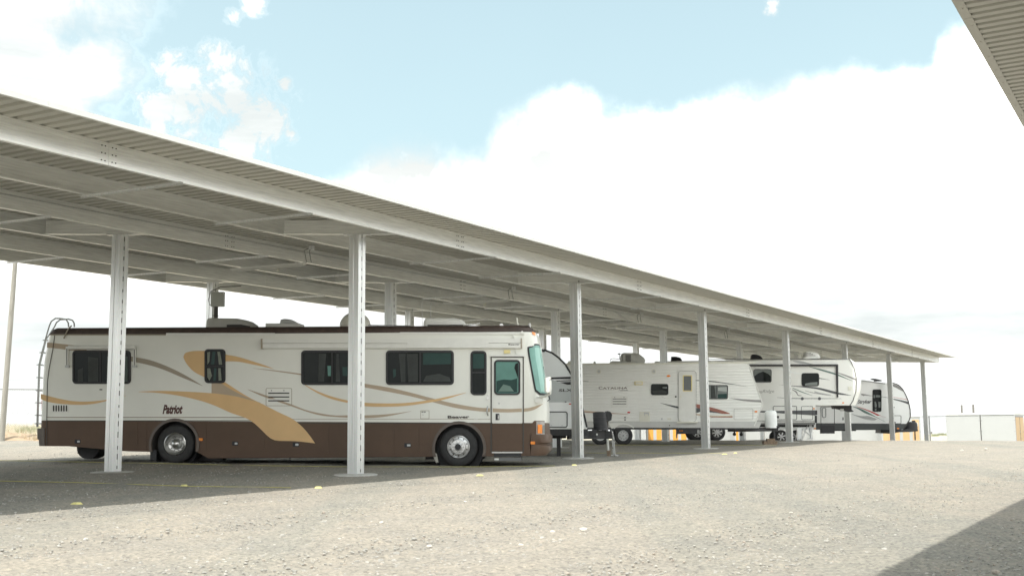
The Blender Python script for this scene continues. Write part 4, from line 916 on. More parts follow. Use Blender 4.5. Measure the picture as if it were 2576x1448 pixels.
sl.rect('corner_bracket', K4, 128, 330, 178, 350, BLACK, .03, 4); sl.poly('clearance_light', K4, [(384+12*math.cos(a*.785)+18, 812+6*math.sin(a*.785)) for a in range(8)], REDL, .02)
sl.rect('catch', K4, 354, 789, 370, 797, BLACK, .02, 3)
sl.text(K4, 'SLX', 300, 677, 425, 703, TXTG, .1, .03)
hp = sl.rect('hatch_panel', K4, 80, 885, 374, 1017, PALE2, .006, 10); sl.outline('hatch', K4, 75, 878, 380, 1023, 9, 22, BLACK, .014)
for x in (235, 330): sl.poly('latch', K4, adot(x, 1004, 5), STEELP, .02)
sl.rect('sill_trim', K4, 20, 1027, 552, 1036, WHITE2, .01, 1); sl.rect('underframe', K4, -600, 1034, 560, 1095, DKSTEEL, -.01, 2, -.3)
sl.rect('underframe', K4, 60, 1060, 360, 1120, DKSTEEL, -.5, 4, -1.2)
zt_ = sl.m(K4, (650, 1048), 1.2)[1]; ut = sl.m(K4, (700, 1048), 1.2)[0]; tongue(sl, [(P[0][0]-.6, zt_), (ut, zt_)], 1.22, sl_root, .10, .26)
sl.poly('front_box', K4, [(505, 1042), (508, 998), (540, 998), (566, 1042)], BLACK, -.3, -2.1)
for vv in (1.03, ):
    c_ = sl.m(K4, (655, 0), vv)[0]; z0_, z1_ = sl.m(K4, (650, 1046), vv)[1], sl.m(K4, (650, 885), vv)[1]; rr_ = (sl.m(K4, (718, 0), vv)[0]-sl.m(K4, (590, 0), vv)[0])/2
    mb = MB()
    h_ = z1_-z0_; rings = [(rr_*.99, 0)]
    for k in range(4): rings += [(rr_*(.98-.02*k), h_*(.24*(k+1)-.02)), (rr_*(1.0-.02*k), h_*(.24*(k+1)-.012)), (rr_*(.955-.02*k), h_*(.24*(k+1)))]
    rings += [(rr_*.86, h_*.985), (rr_*.5, h_*1.02), (.001, h_*1.02)]
    for s_ in (0, .42): mb.lathe_y((c_, 0, 0), [(a, b) for a, b in rings], 24) if False else None
    for s_ in (-.02, .36):
        vs = []; fs = []; nn = 24
        for a, b in rings:
            for k in range(nn): t = 6.2832*k/nn; vs.append((c_+a*math.cos(t)+b*-.06, vv+s_+a*math.sin(t), z0_+b))
        for i in range(len(rings)-1):
            for k in range(nn): fs.append((i*nn+k, i*nn+(k+1) % nn, (i+1)*nn+(k+1) % nn, (i+1)*nn+k))
        mb.add(vs, fs)
    mb.build('gas_bottle_cover', BLACK, sl_root)
jv = 1.2
def jack(v, kk, top, foot, blocktop, blockbot, jv, parent, head, bw=16):
    mb = MB(); a, b, c, d = v.m(kk, top, jv), v.m(kk, foot, jv), v.m(kk, blocktop, jv), v.m(kk, blockbot, jv)
    mid = (a[0]*.6+b[0]*.4, a[1]*.6+b[1]*.4)
    mb.tube([(a[0], jv, a[1]), (b[0]-.0, jv, b[1])], .038, 12); w = mb.build('jack', mat('jack_white', (.62, .62, .58), .4), parent)
    if head:
        P = [v.m(kk, p, jv-.12) for p in head]; h = MB(); h.prism(P, jv-.14, jv+.14); h.build('jack_head_cover', BLACK, w)
    return w
jk = jack(sl, K4, (730, 1050), (741, 1228), (0, 0), (0, 0), 1.2, sl_root, [(707, 900), (712, 880), (735, 874), (762, 882), (776, 905), (770, 955), (745, 968), (718, 945)])
mb = MB(); a_, b_ = sl.m(K4, (735, 960), 1.2), sl.m(K4, (731, 1050), 1.2); mb.tube([(a_[0], 1.2, a_[1]), (b_[0], 1.2, b_[1])], .03, 8); mb.build('jack_stem', BROWNR, jk)
# block under the jack
a_, b_ = sl.m(K4, (730, 1230), 1.2), sl.m(K4, (762, 1280), 1.2); w_ = sl.o+sl.ex*((a_[0]+b_[0])/2)+sl.ey*1.2
mb = MB(); hw = (b_[0]-a_[0])/2; zg_ = gz(w_.x, w_.y); hh = sl.z+a_[1]-zg_; mb.box(-hw, -hw, -.02, hw, hw, max(.12, hh-.09)); mb.box(-hw*1.15, -hw*1.15, max(.12, hh-.09), hw*1.15, hw*1.15, max(.16, hh))
o = mb.build('jack_block', WOODB, None, 0, (w_.x, w_.y, zg_)); tag(o, 'grey wooden block under the tongue jack of the round nosed trailer', 'block')
# safety chains as links
def chain(v, pts, vv, n, parent, s=.022):
    mb = MB(); L_ = [v.m(K4, p, vv) for p in pts]
    seg = [math.dist(a, b) for a, b in zip(L_, L_[1:])]; tot = sum(seg)
    for i in range(n):
        d = tot*i/n; k = 0
        while d > seg[k]: d -= seg[k]; k += 1
        t = d/seg[k]; u = L_[k][0]+(L_[k+1][0]-L_[k][0])*t; z = L_[k][1]+(L_[k+1][1]-L_[k][1])*t
        dx, dz = (L_[k+1][0]-L_[k][0])/seg[k], (L_[k+1][1]-L_[k][1])/seg[k]; ring = []
        for q in range(8):
            c, sn = math.cos(q*math.pi/4), math.sin(q*math.pi/4); al, la = c*s*1.3, sn*s*.7
            off = (la, 0) if i % 2 else (0, la)
            ring.append((u+dx*al-dz*off[0], vv+off[1], z+dz*al+dx*off[0]))
        mb.tube(ring+[ring[0], ring[1]], .0065, 5)
    return mb.build('safety_chain', CHROME, parent)
chain(sl, [(772, 1052), (790, 1110), (795, 1180), (800, 1268), (830, 1270)], 1.12, 34, sl_root); chain(sl, [(768, 1060), (776, 1090), (782, 1180), (790, 1266), (765, 1274)], 1.28, 34, sl_root)
sl.band('breakaway_cable', K4, [(775, 1075), (790, 1140), (818, 1125), (824, 1060)], [(775, 1077), (790, 1143), (818, 1128), (824, 1063)], SEAM, -1.0) if False else None
mb = MB(); P_ = [sl.m(K4, p, 1.0) for p in [(770, 1055), (776, 1110), (795, 1142), (815, 1128), (822, 1080), (810, 1052), (790, 1040)]]; mb.tube([(u, 1.0, z) for u, z in P_], .008, 6); mb.build('breakaway_cable', SEAM, sl_root)
mb = MB(); P_ = [sl.m(K4, p, .6) for p in [(612, 1080), (632, 1092), (622, 1112)]]; sl.rect('hitch_plate', K4, 600, 1040, 640, 1112, BLACK, -.72, 3, -.76); sl.rect('sticker', K4, 634, 1076, 649, 1092, WHITE2, -.70, 1, -.72)
lg = MB(); a_, b_ = sl.m(K4, (299, 1112), .35), sl.m(K4, (299, 1286), .35); lg.box(a_[0]-.06, .32, b_[1]+.02, a_[0]+.06, .42, a_[1]+.05); lg.box(a_[0]-.11, .27, b_[1], a_[0]+.13, .47, b_[1]+.03); lg.box(a_[0]-.03, .30, b_[1]+.3, a_[0]+.03, .33, a_[1]); lg.build('stabiliser_leg', DKSTEEL, sl_root)
for dx in (-4.2, -3.25): wheel(sl, (P[0][0]+dx, .36), .36, 'steel', .2, .05)
settle(sl)

# ------------------------------------------------------------------ ridged white travel trailer
ct_root = thing('travel_trailer', 'white travel trailer with ridged siding and slanted nose behind the third and fourth front posts', 'trailer')
ct = Vehicle(ct_root, 4.50, 46.60, gz(4.5, 46.6), 2.44); ct.skin = .012
T0 = [ct.m(K4, (362, 458)), ct.m(K4, (362, 1022)), ct.m(K5, (765, 1092)), ct.m(K5, (848, 885)), ct.m(K5, (722, 520)), ct.m(K5, (700, 486)), ct.m(K5, (640, 480))]
prof = [(*T0[1], 0, 0), (T0[2][0], T0[2][1], -.04, 0), (T0[3][0], T0[3][1], -.04, 0), (T0[4][0], T0[4][1], -.04, 0), (T0[5][0], T0[5][1], -.04, -.04), (T0[6][0], T0[6][1], 0, -.04), (*T0[0], .03, -.04)]
WHITE3 = mat('siding_white', (.83, .835, .80), .35, 0, .03, 1.2)
ct.loft('body_shell', prof, WHITE3)
ends = sorted([(T0[k][1], T0[k][0]) for k in (2, 3, 4, 5)]); zlo = ct.m(K4, (600, 966))[1]; zhi = ct.m(K4, (600, 476))[1]; ul = T0[0][0]+.03; mb = MB(); pit = (zhi-zlo)/20
for k in range(20):
    z = zlo+pit*k; zc_ = z+pit*.85; ur = lambda zz_: interp(ends, zz_)-.05
    vs = [(ul, -.002, z), (ul, -.012, z+pit*.08), (ul, -.012, z+pit*.78), (ul, -.002, z+pit*.92), (ur(z), -.002, z), (ur(z), -.012, z+pit*.08), (ur(zc_), -.012, z+pit*.78), (ur(zc_), -.002, z+pit*.92)]
    b = MB(); b.add(vs, [(0, 4, 5, 1), (1, 5, 6, 2), (2, 6, 7, 3)]); b.build('siding_board', WHITE3, ct_root, 0)
ct.rect('skirt', K4, 366, 967, 1780, 1020, mat('skirt_grey', (.50, .50, .48), .4), .004, 2) if False else ct.poly('skirt', K4, [(366, 967), (2113, 967), (2084, 1026), (366, 1021)], mat('skirt_grey', (.55, .55, .53), .35, 0, .05), -.006)
ct.band('roof_trim', K4, [(362, 452), (1300, 446), (1560, 440), (2060, 437)], [(362, 464), (1300, 458), (1560, 453), (2060, 449)], CREAM, .03, sm=False, th=.03)
mb = MB(); Q = [ct.m(K5, p) for p in [(640, 481), (695, 486), (718, 515), (845, 884), (765, 1090)]]; mb.tube([(u, -.004, z) for u, z in Q], .022, 8); mb.build('corner_trim', WHITE2, ct_root)
ct.rect('underframe', K4, 366, 1022, 2080, 1040, DKSTEEL, -.03, 2, -2.2)
ct.window(K4, 1122, 633, 1277, 733, 18, 6, curtain=[([(1225, 660), (1265, 660), (1265, 675), (1225, 672)], GREYG), ([(1135, 695), (1220, 688), (1262, 700), (1262, 724), (1135, 724)], INT)])
ct.window(K5, 268, 697, 510, 833, 16, 7, gm=GREYG, dv=(403,), curtain=[([(414, 720), (500, 716), (500, 760), (414, 752)], mat('painted_sky_glow', (.42, .45, .43), .1)), ([(414, 785), (500, 780), (500, 824), (414, 824)], TEALD), ([(345, 706), (380, 706), (395, 824), (345, 824)], INT)])  # sky glow on this pane is painted as a pale patch
dd = ct.outline('door_frame', K4, 1363, 516, 1527, 972, 4, 30, mat('seam_grey', (.42, .42, .40), .5), .02); dp = ct.rect('entry_door', K4, 1370, 523, 1520, 968, WHITE2, .016, 26)
wd = ct.outline('window', K4, 1405, 556, 1488, 700, 8, 5, YELLOWL, .03, dp); ct.rect('pane', K4, 1412, 564, 1481, 692, mat('grey_blind', (.14, .15, .15), .4), .022, 3, .015, dp)
ct.rect('grab_handle', K4, 1380, 733, 1392, 760, CREAM, .04, 4, .015, dp); ct.poly('lock', K4, adot(1343, 747, 8), SEAM, .025)
for y in (955,): ct.rect('hinge', K4, 1376, y-12, 1384, y+12, CREAM, .03, 2, .015, dp)
for x in (657, 1147):
    s_ = ct.poly('speaker', K4, adot(x, 523, 19, 20), CREAM, .025); ct.poly('cone', K4, adot(x, 523, 12, 16), STEELP, .032, .02, s_)
ct.poly('clearance_light', K4, [(1278+17*math.cos(a*.628), 563+9*math.sin(a*.628)) for a in range(10)], ORANGE, .03); ct.rect('porch_light', K4, 975, 611, 1048, 643, YELLOWL, .03, 4); ct.rect('lens', K4, 983, 616, 1040, 638, CREAM, .045, 4, .03)
ct.rect('marker_light', K4, 912, 881, 936, 894, REDL, .03, 3); ct.rect('marker_light', K5, 768, 946, 793, 960, ORANGE, .03, 3)
ct.text(K4, 'C', 657, 657, 690, 683, TXT, 0, .004, .014); ct.text(K4, 'ATALINA', 692, 661, 912, 682, TXT, 0, .004, .014); ct.text(K4, 'by', 832, 689, 841, 694, TXTG, 0, .0, .014); ct.text(K4, 'Coachmen', 843, 684, 918, 694, TXTG, 0, .02, .014)
lv = ct.rect('louvre_panel', K4, 768, 741, 914, 840, WHITE2, .018, 8)
for y in (767, 789, 811): ct.rect('slot', K4, 781, y-2.5, 902, y+3, SEAM, .020, 1, .017, lv)
for x in (800, 882): ct.rect('screw', K4, x-3, 750, x+3, 756, SEAM, .020, 2, .017, lv)
ot = ct.rect('outlet_plate', K4, 879, 919, 904, 967, WHITE2, .02, 3)
for y in (932, 953): ct.poly('socket', K4, adot(891, y, 7), BLACK, .026, .019, ot)
hb = ct.rect('hatch_panel', K4, 1020, 880, 1113, 971, CREAM, .02, 6); ct.poly('shower_hook', K4, [(1060, 887), (1102, 887), (1102, 918), (1096, 918), (1096, 900), (1066, 900), (1066, 918), (1060, 918)], STEELP, .035, .018, hb)
ct.outline('hatch_panel', K5, 568, 925, 753, 1031, 3, 10, mat('seam_grey', (.42, .42, .40)), .016)
ct.rect('small_vent', K4, 1268, 938, 1301, 952, CREAM, .02, 2); ct.rect('catch', K4, 1213, 937, 1225, 953, STEELP, .02, 2); ct.poly('plug', K4, adot(1288, 1003, 5), SEAM, .01)
RD = mat('stripe_red', (.32, .12, .085), .4); GR = mat('stripe_grey', (.26, .255, .25), .4); DK = mat('stripe_dark', (.075, .08, .085), .4); TN = mat('stripe_tan', (.58, .47, .36), .4)
ct.band('stripe', K5, [(-131, 812), (0, 838), (200, 878), (350, 912), (450, 940), (530, 970)], [(-131, 813), (50, 850), (220, 918), (350, 952), (450, 974), (530, 976)], RD, .016)
ct.band('stripe', K5, [(-142, 869), (0, 898), (110, 915), (125, 898), (200, 915), (260, 925), (440, 967)], [(-142, 871), (0, 915), (100, 935), (200, 965), (260, 955), (440, 969)], DK, .019)
ct.band('stripe', K5, [(50, 945), (180, 968), (350, 990), (555, 990)], [(50, 947), (180, 982), (350, 1008), (555, 1009)], TN, .016); ct.band('stripe', K5, [(350, 1004), (555, 1003)], [(350, 1009), (555, 1010)], RD, .018, sm=False)
ct.band('stripe', K5, [(170, 648), (245, 651), (340, 657), (500, 678), (700, 713)], [(170, 655), (245, 658), (400, 672), (560, 693), (700, 714)], DK, .019)
ct.band('stripe', K5, [(515, 820), (650, 833), (832, 843)], [(515, 821), (660, 850), (836, 865)], GR, .016)
ct.band('stripe', K4, [(515, 868), (620, 878), (920, 903)], [(515, 885), (600, 892), (920, 905)], TN, .016); ct.band('stripe', K4, [(400, 880), (620, 886), (920, 903)], [(400, 884), (620, 890), (920, 905)], RD, .018)
ct.band('stripe', K4, [(500, 604), (566, 611)], [(500, 607), (566, 614)], DK, .018, sm=False)
roof_unit(ct, K4, [(847, 445), (850, 385), (862, 362), (885, 356), (985, 358), (1020, 368), (1062, 400), (1074, 425), (1068, 442), (1040, 446)], .8, 1.5, BEI, .08,
          slots=[[(865+9*j, 376+8*i), (872+9*j, 376+8*i), (872+9*j, 380+8*i), (865+9*j, 380+8*i)] for i in range(7) for j in (0, )]+[[(895, 375+8*i), (944, 375+8*i), (944, 380+8*i), (895, 380+8*i)] for i in range(8)])
roof_unit(ct, K4, [(748, 452), (762, 434), (780, 429), (900, 432), (940, 446), (940, 452)], .7, 1.6, BEI, .03, 'roof_vent')
mb = MB(); P_ = [ct.m(K4, p, 1.1) for p in [(757, 432), (765, 412), (790, 408), (850, 414)]]; mb.tube([(u, 1.1, z) for u, z in P_], .012, 6); P_ = [ct.m(K4, p, 1.1) for p in [(843, 412), (843, 372)]]; mb.tube([(u, 1.1, z) for u, z in P_], .012, 6); P_ = [ct.m(K4, p, 1.1) for p in [(826, 372), (836, 366), (852, 366)]]; mb.tube([(u, 1.1, z) for u, z in P_], [.012, .03, .02], 6); mb.build('television_antenna', BLACK, ct_root)
roof_unit(ct, K4, [(608, 452), (612, 435), (626, 433), (632, 452)], 1.1, 1.2, CREAM, .01, 'vent_pipe'); roof_unit(ct, K5, [(335, 480), (345, 462), (400, 466), (430, 480)], .8, 1.3, CREAM, .02, 'roof_vent'); roof_unit(ct, K4, [(375, 452), (390, 430), (410, 430), (420, 452)], 1.0, 1.3, CREAM, .02, 'roof_vent')
P_ = [ct.m(K8, p) for p in [(610, 752), (625, 690), (660, 684), (780, 676), (960, 680), (1030, 695), (1090, 726), (1142, 766)]]; Pi = [ct.m(K8, p) for p in [(625, 765), (640, 704), (660, 704), (700, 780), (760, 790), (840, 722), (930, 706), (1020, 722), (1075, 748), (1128, 780)]]
mb = MB(); mb.prism(P_+Pi[::-1], -.05, -.0); mb.build('fender', WHITE2, ct_root)
sb = MB(); P_ = ct.P(K9, [(905, 290), (1370, 290), (1370, 540), (905, 540)]); sb.prism(P_, .05, .35); so = sb.build('entry_step', DKSTEEL, ct_root)
ct.rect('step_plate', K9, 900, 256, 1375, 292, CREAM, .08, 3, -.2, so); ct.rect('step_edge', K9, 940, 388, 1335, 400, mat('seam_grey', (.42, .42, .40)), -.02, 2, -.05, so); ct.rect('step_edge', K9, 930, 520, 1330, 534, BLACK, .03, 2, -.05, so)
for q_ in range(3): ct.rect('decal', K9, 962+30*q_, 458, 982+30*q_, 476, ORANGE, -.03, 2, -.05, so)
cw = (ct.m(K8, (932, 932)), ct.m(K8, (488, 935)))
for c in cw: wheel(ct, (c[0], .385), .385, 'steel', .21, .02, rr=.56)
for c in cw: wheel(ct, (c[0], .385), .385, None, .21, .02, flip=True)
settle(ct)
ua_, za_ = ct.m(K5, (560, 1108), .4); ub_ = ct.m(K5, (930, 1115), 1.2)[0]; tongue(ct, [(ua_, za_), (ub_, za_)], 1.22, ct_root, .09, .17)
for vv, c_x in ((1.05, 883), (1.4, 890)):
    c_ = ct.m(K5, (c_x, 0), vv)[0]; z0_, z1_ = ct.m(K5, (880, 1112), vv)[1], ct.m(K5, (880, 940), vv)[1]; rr_ = (ct.m(K5, (938, 0), vv)[0]-ct.m(K5, (829, 0), vv)[0])/2; h_ = z1_-z0_
    mb = MB(); prof_ = [(rr_, 0), (rr_, h_*.3), (rr_*.96, h_*.32), (rr_, h_*.34), (rr_, h_*.6), (rr_*.96, h_*.62), (rr_, h_*.64), (rr_*.98, h_*.85), (rr_*.9, h_*.93), (rr_*.6, h_*.98), (.001, h_)]
    vs = [(c_+a*math.cos(6.2832*k/24), vv+a*math.sin(6.2832*k/24), z0_+b) for a, b in prof_ for k in range(24)]
    mb.add(vs, [(i*24+k, i*24+(k+1) % 24, (i+1)*24+(k+1) % 24, (i+1)*24+k) for i in range(len(prof_)-1) for k in range(24)]); mb.build('gas_bottle_cover', mat('bottle_white', (.76, .78, .77), .4), ct_root)
mb = MB(); a_, b_ = ct.m(K5, (952, 985), 1.2), ct.m(K5, (958, 1222), 1.2); mb.tube([(a_[0], 1.2, a_[1]), (b_[0], 1.2, b_[1])], .035, 8); mb.build('jack', DKSTEEL, ct_root)
a_, b_ = ct.m(K5, (898, 1226), 1.0), ct.m(K5, (942, 1252), 1.0); w_ = ct.o+ct.ex*((a_[0]+b_[0])/2)+ct.ey*1.2
mb = MB(); mb.box(-.28, -.2, -.03, .28, .2, .14); mb.box(-.12, -.16, .14, .2, .16, .24); o = mb.build('jack_block', WOODB, None, 0, (w_.x, w_.y, gz(w_.x, w_.y))); tag(o, 'stacked timber blocks under the tongue jack of the ridged white trailer', 'block')
for kk, p in ((K9, (2215, 545)), (K9, (2370, 550))):
    c_ = ct.m(kk, p, 1.0); mb = MB(); mb.lathe_y((c_[0], .9, c_[1]), [(.001, 0), (.07, 0), (.07, .1), (.001, .1)], 10); mb.tube([(c_[0], .95, c_[1]), (c_[0]+.02, .95, c_[1]+.30)], .03, 6); mb.build('drain_valve', BLACK, ct_root)
mb = MB(); a_, b_ = ct.m(K9, (900, 480), .5), ct.m(K9, (895, 640), .5)
for k in range(7): mb.lathe_y((a_[0], .5, a_[1]+.10-k*.035), [(.001, -.03), (.035, -.02), (.035, .02), (.001, .03)], 8)
mb.tube([(a_[0], .5, a_[1]+.2), (b_[0], .5, b_[1])], .03, 8); mb.build('corner_jack', STEELP, ct_root)

# ------------------------------------------------------------------ fifth-wheel trailer
fw_root = thing('fifth_wheel_trailer', 'tall pale fifth-wheel trailer with raised rounded nose and dark swooshes', 'trailer')
fv = Vehicle(fw_root, 9.81, 54.0, gz(9.81, 54.0), 2.44)
Q = [(722, 895), (752, 850), (781, 760), (786, 640), (766, 540), (738, 480), (718, 448)]
nose = [(779, 893), (812, 815), (832, 720), (834, 640), (822, 565), (795, 505), (760, 468), (722, 446)]
Pn = [fv.m(K6, p, .35) for p in nose]; zt = Pn[-1][1]; ul = fv.m(KV, (1624, 0))[0]; s0 = fv.m(K6, (392, 893)); s1 = fv.m(K6, (388, 1058))
prof = [(u, z, -.42, 0) for u, z in Pn[:-1]]+[(Pn[-1][0], zt, -.1, -.06), (ul, zt, .04, -.06), (ul, s1[1], .04, 0), (s1[0], s1[1], -.03, 0), (s0[0], s0[1], 0, 0)]
CREAMW = mat('rv_warm_white', (.80, .805, .77), .28, 0, .03, 1.2, coat=.3)
fv.loft('body_shell', prof, CREAMW)
fv.band('roof_trim', K6, [(-700, 447), (722, 446)], [(-700, 453), (722, 452)], BLACK, .02, sm=False)
mb = MB(); P_ = [fv.m(K6, p) for p in Q]; mb.tube([(u, .0, z) for u, z in P_], .018, 6); mb.build('nose_seam', SEAM, fw_root)
mb = MB(); P_ = fv.P(K6, [(-560, 502), (604, 498), (604, 517), (-560, 518)]); mb.prism(P_, -.12, 0); ao = mb.build('awning', BLACK, fw_root)
mb = MB(); mb.prism(fv.P(K6, [(586, 500), (606, 500), (608, 816), (596, 816)]), -.09, 0); mb.build('arm', BLACK, ao)
fv.window(K5, 757, 543, 932, 673, 20, 5, gm=GREYG, curtain=[([(766, 612), (800, 585), (850, 566), (900, 590), (924, 612), (924, 664), (766, 664)], DARKG)])
fv.window(K6, 255, 581, 425, 709, 22, 6, curtain=[([(290, 684), (345, 672), (410, 668), (410, 700), (290, 702)], GREYG)])
TXM = mat('lettering_grey', (.33, .33, .31), .5)
fv.text(K5, 'Mesa', 770, 744, 842, 775, TXM, .3, .0, .006); fv.text(K5, 'Ridge', 846, 740, 957, 780, TXM, .3, .0, .006)
TL = mat('stripe_teal', (.10, .17, .15), .4); LGY = mat('stripe_light_grey', (.40, .41, .41), .4); WHS = mat('stripe_white', (.80, .82, .80), .35)
B_ = fv.band
B_('stripe', K6, [(150, 458), (260, 468), (362, 497)], [(150, 459), (240, 488), (362, 499)], LGY); B_('stripe', K6, [(330, 520), (450, 545), (600, 590), (752, 660)], [(330, 522), (450, 560), (600, 605), (752, 661)], TL, .005)
B_('stripe', K6, [(568, 564), (680, 598), (781, 636)], [(568, 566), (680, 612), (781, 652)], GR, .007); B_('stripe', K6, [(40, 693), (165, 703), (400, 718), (600, 765), (738, 796)], [(40, 694), (165, 708), (400, 736), (590, 785), (738, 797)], DK)
B_('stripe', K6, [(-10, 524), (130, 552), (255, 588)], [(-10, 526), (130, 575), (255, 598)], WHS); B_('stripe', K6, [(410, 622), (530, 647)], [(410, 636), (530, 649)], GR, sm=False)
B_('stripe', K6, [(20, 816), (180, 823), (430, 824), (640, 827)], [(20, 818), (180, 829), (430, 830), (640, 829)], DK); B_('stripe', K6, [(170, 722), (260, 760), (360, 797)], [(170, 728), (260, 768), (360, 799)], TL, .006)
B_('stripe', K6, [(165, 737), (210, 760), (222, 790), (260, 797)], [(165, 741), (200, 765), (190, 800), (330, 800)] if False else [(165, 742), (200, 768), (222, 800), (260, 800)], GR, .006); B_('stripe', K6, [(380, 755), (440, 772), (540, 790)], [(380, 765), (440, 785), (540, 793)], LGY, .0065)
B_('stripe', K6, [(290, 750), (400, 775), (560, 800)], [(290, 754), (400, 781), (560, 802)], GR, .007)
for x in (263, 429): fv.poly('port_cover', K6, adot(x, 828, 15, 16), DK, .02)
fv.band('lower_stripe', K6, [(-210, 946), (0, 946), (388, 939)], [(-210, 958), (0, 966), (388, 990)], DK, .006, sm=False)
fv.outline('hatch', K5, 945, 899, 1177, 1033, 5, 12, BLACK, .014); fv.outline('hatch', K6, 253, 900, 366, 1032, 4, 12, BLACK, .014)
fv.rect('socket', K5, 984, 994, 1003, 1018, BLACK, .02, 3); fv.rect('light_square', K6, 706, 711, 741, 749, CREAM, .03, 4)
for p in ((375, 924), (657, 868)): fv.rect('marker_light', K6, p[0]-9, p[1]-5, p[0]+9, p[1]+5, ORANGE, .02, 3)
fv.rect('skirt', K6, -560, 1037, 386, 1056, mat('rock_guard', (.42, .42, .40), .4, 0, .3, 3), .012, 2); fv.rect('underframe', K6, -560, 1057, 388, 1080, mat('frame_grey', (.16, .16, .155), .5), -.02, 2, -2.2)
fv.rect('underframe', K6, -250, 1078, 392, 1102, DKSTEEL, -.4, 2, -2.0)
fv.rect('control_box', K6, 388, 940, 407, 985, BLACK, .02, 2); fv.rect('skirt', K6, 383, 990, 405, 1062, BLACK, .02, 4)
pb = MB(); pb.prism([fv.m(K6, p, 1.0) for p in [(560, 896), (740, 896), (740, 935), (762, 950), (730, 958), (690, 946), (600, 925), (570, 925)]], 1.0, 1.5); pb.build('hitch_pin_box', BLACK, fw_root)
fv.rect('pin_plate', K6, 672, 922, 708, 946, STEELP, -.98, 3, -1.0)
for p, v_ in (((330, 1080), .3), ((330, 1080), 2.0)):
    a_, b_ = fv.m(K6, (342, 1075), v_), fv.m(K6, (348, 1210), v_); mb = MB(); mb.box(a_[0]-.06, v_, b_[1]+.3, a_[0]+.06, v_+.12, a_[1]+.2); mb.tube([(a_[0], v_+.06, a_[1]), (a_[0], v_+.06, b_[1])], .04, 8); mb.box(a_[0]-.15, v_-.1, b_[1]-.03, a_[0]+.15, v_+.2, b_[1]); mb.build('landing_leg', STEELP, fw_root)
    mb = MB(); c_ = fv.m(K6, (235, 1100), v_); mb.tube([(c_[0], v_+.1, c_[1]), (a_[0], v_+.1, b_[1]+.12)], .02, 6); c_ = fv.m(K6, (290, 1190), v_); mb.tube([(c_[0]-.1, v_+.1, c_[1]-.1), (a_[0]-.1, v_+.1, a_[1])], .02, 6); mb.build('strut', STEELP, fw_root)
sb = MB(); sb.prism(fv.P(K10, [(1380, 395), (1480, 392), (1480, 640), (1380, 672)]), .1, .3); sb.build('folded_step', PALE2, fw_root)
wc = (fv.m(K9, (1828, 500)), fv.m(K9, (1375, 500)))
for c in wc: wheel(fv, (c[0], .39), .39, 'eight', .22, .04, rr=.64); wheel(fv, (c[0], .39), .39, None, .22, .04, flip=True)
settle(fv)
roof_unit(fv, K6, [(268, 436), (292, 425), (300, 378), (310, 372), (375, 375), (415, 390), (438, 415), (440, 436)], .9, 1.6, WHITE2, .07, slots=[[(303+11*j, 385+12*i), (309+11*j, 385+12*i), (312+11*j, 393+12*i), (306+11*j, 393+12*i)] for i in range(3) for j in range(8-2*(2-i))])
roof_unit(fv, K6, [(232, 440), (236, 410), (216, 404), (218, 396), (272, 400), (268, 412), (256, 414), (262, 440)], 1.1, 1.3, CREAM, .02, 'television_antenna')
roof_unit(fv, K5, [(737, 445), (742, 412), (752, 400), (790, 402), (825, 415), (845, 435), (850, 445)], 1.0, 1.5, BLACK, .06, 'roof_vent'); roof_unit(fv, K4, [(1303, 422), (1306, 390), (1345, 389), (1385, 400), (1402, 424)], 1.0, 1.5, BLACK, .06, 'roof_vent')
# ------------------------------------------------------------------ toy hauler at the far end
tx, ty = LWxy(52.2, 3.2); st_root = thing('travel_trailer', 'white trailer with black skirt, red and teal slashes and rounded nose at the far end', 'trailer')
d_ = LWxy(52.2, 3.2); sv = Vehicle(st_root, d_.x, d_.y, gz(d_.x, d_.y), 2.5)
Pn = [sv.m(K6, p, .05) for p in [(1240, 1118), (1272, 1078), (1294, 1040), (1308, 1000), (1304, 930), (1287, 850), (1262, 790), (1232, 735), (1200, 700), (1170, 686), (1120, 672), (1063, 678)]]
prof = [(u, z, -.06, 0) for u, z in Pn[:8]]+[(u, z, -.05, -.05) for u, z in Pn[8:10]]+[(u, z, 0, -.05) for u, z in Pn[10:]]
ur0 = sv.m(K6, (845, 650))[0]; zr0 = sv.m(K6, (845, 648))[1]; ul = ur0-6.0; zl = Pn[0][1]
prof += [(ur0, zr0, 0, -.05), (ul, zr0+.05, .05, -.05), (ul, zl, .05, 0)]
sv.loft('body_shell', prof, PALE2)
sv.band('skirt', K6, [(395, 1064), (840, 1066), (1268, 1070), (1281, 1072)], [(395, 1128), (840, 1131), (1238, 1128), (1281, 1074)], mat('skirt_black', (.05, .055, .055), .5), .008, sm=False)
sv.band('roof_trim', K6, [(835, 650), (1063, 680)], [(835, 660), (1063, 690)], LGY, .01, sm=False)
mb = MB(); Q = [sv.m(K6, p) for p in [(1120, 674), (1172, 688), (1200, 703), (1232, 737), (1262, 792), (1287, 852), (1304, 932), (1307, 1000), (1294, 1040), (1240, 1116)]]; mb.tube([(u, -.0, z) for u, z in Q], .03, 6); mb.build('edge_trim', SEAM, st_root)
sv.window(K11, 800, 36, 1005, 548, 40, 10, curtain=[([(822, 165), (860, 165), (860, 230), (822, 230)], GREYG), ([(875, 168), (980, 168), (980, 215), (875, 215)], GREYG), ([(850, 310), (880, 320), (900, 410), (880, 460), (850, 430)], GREYG), ([(935, 320), (985, 320), (985, 450), (940, 450)], GREYG), ([(855, 480), (890, 470), (890, 525), (860, 525)], GREYG)])
sv.text(K6, 'Stryker', 797, 838, 932, 886, DK, .35, .028, .006)
RS = mat('stripe_bright_red', (.45, .05, .05), .4); B_ = sv.band
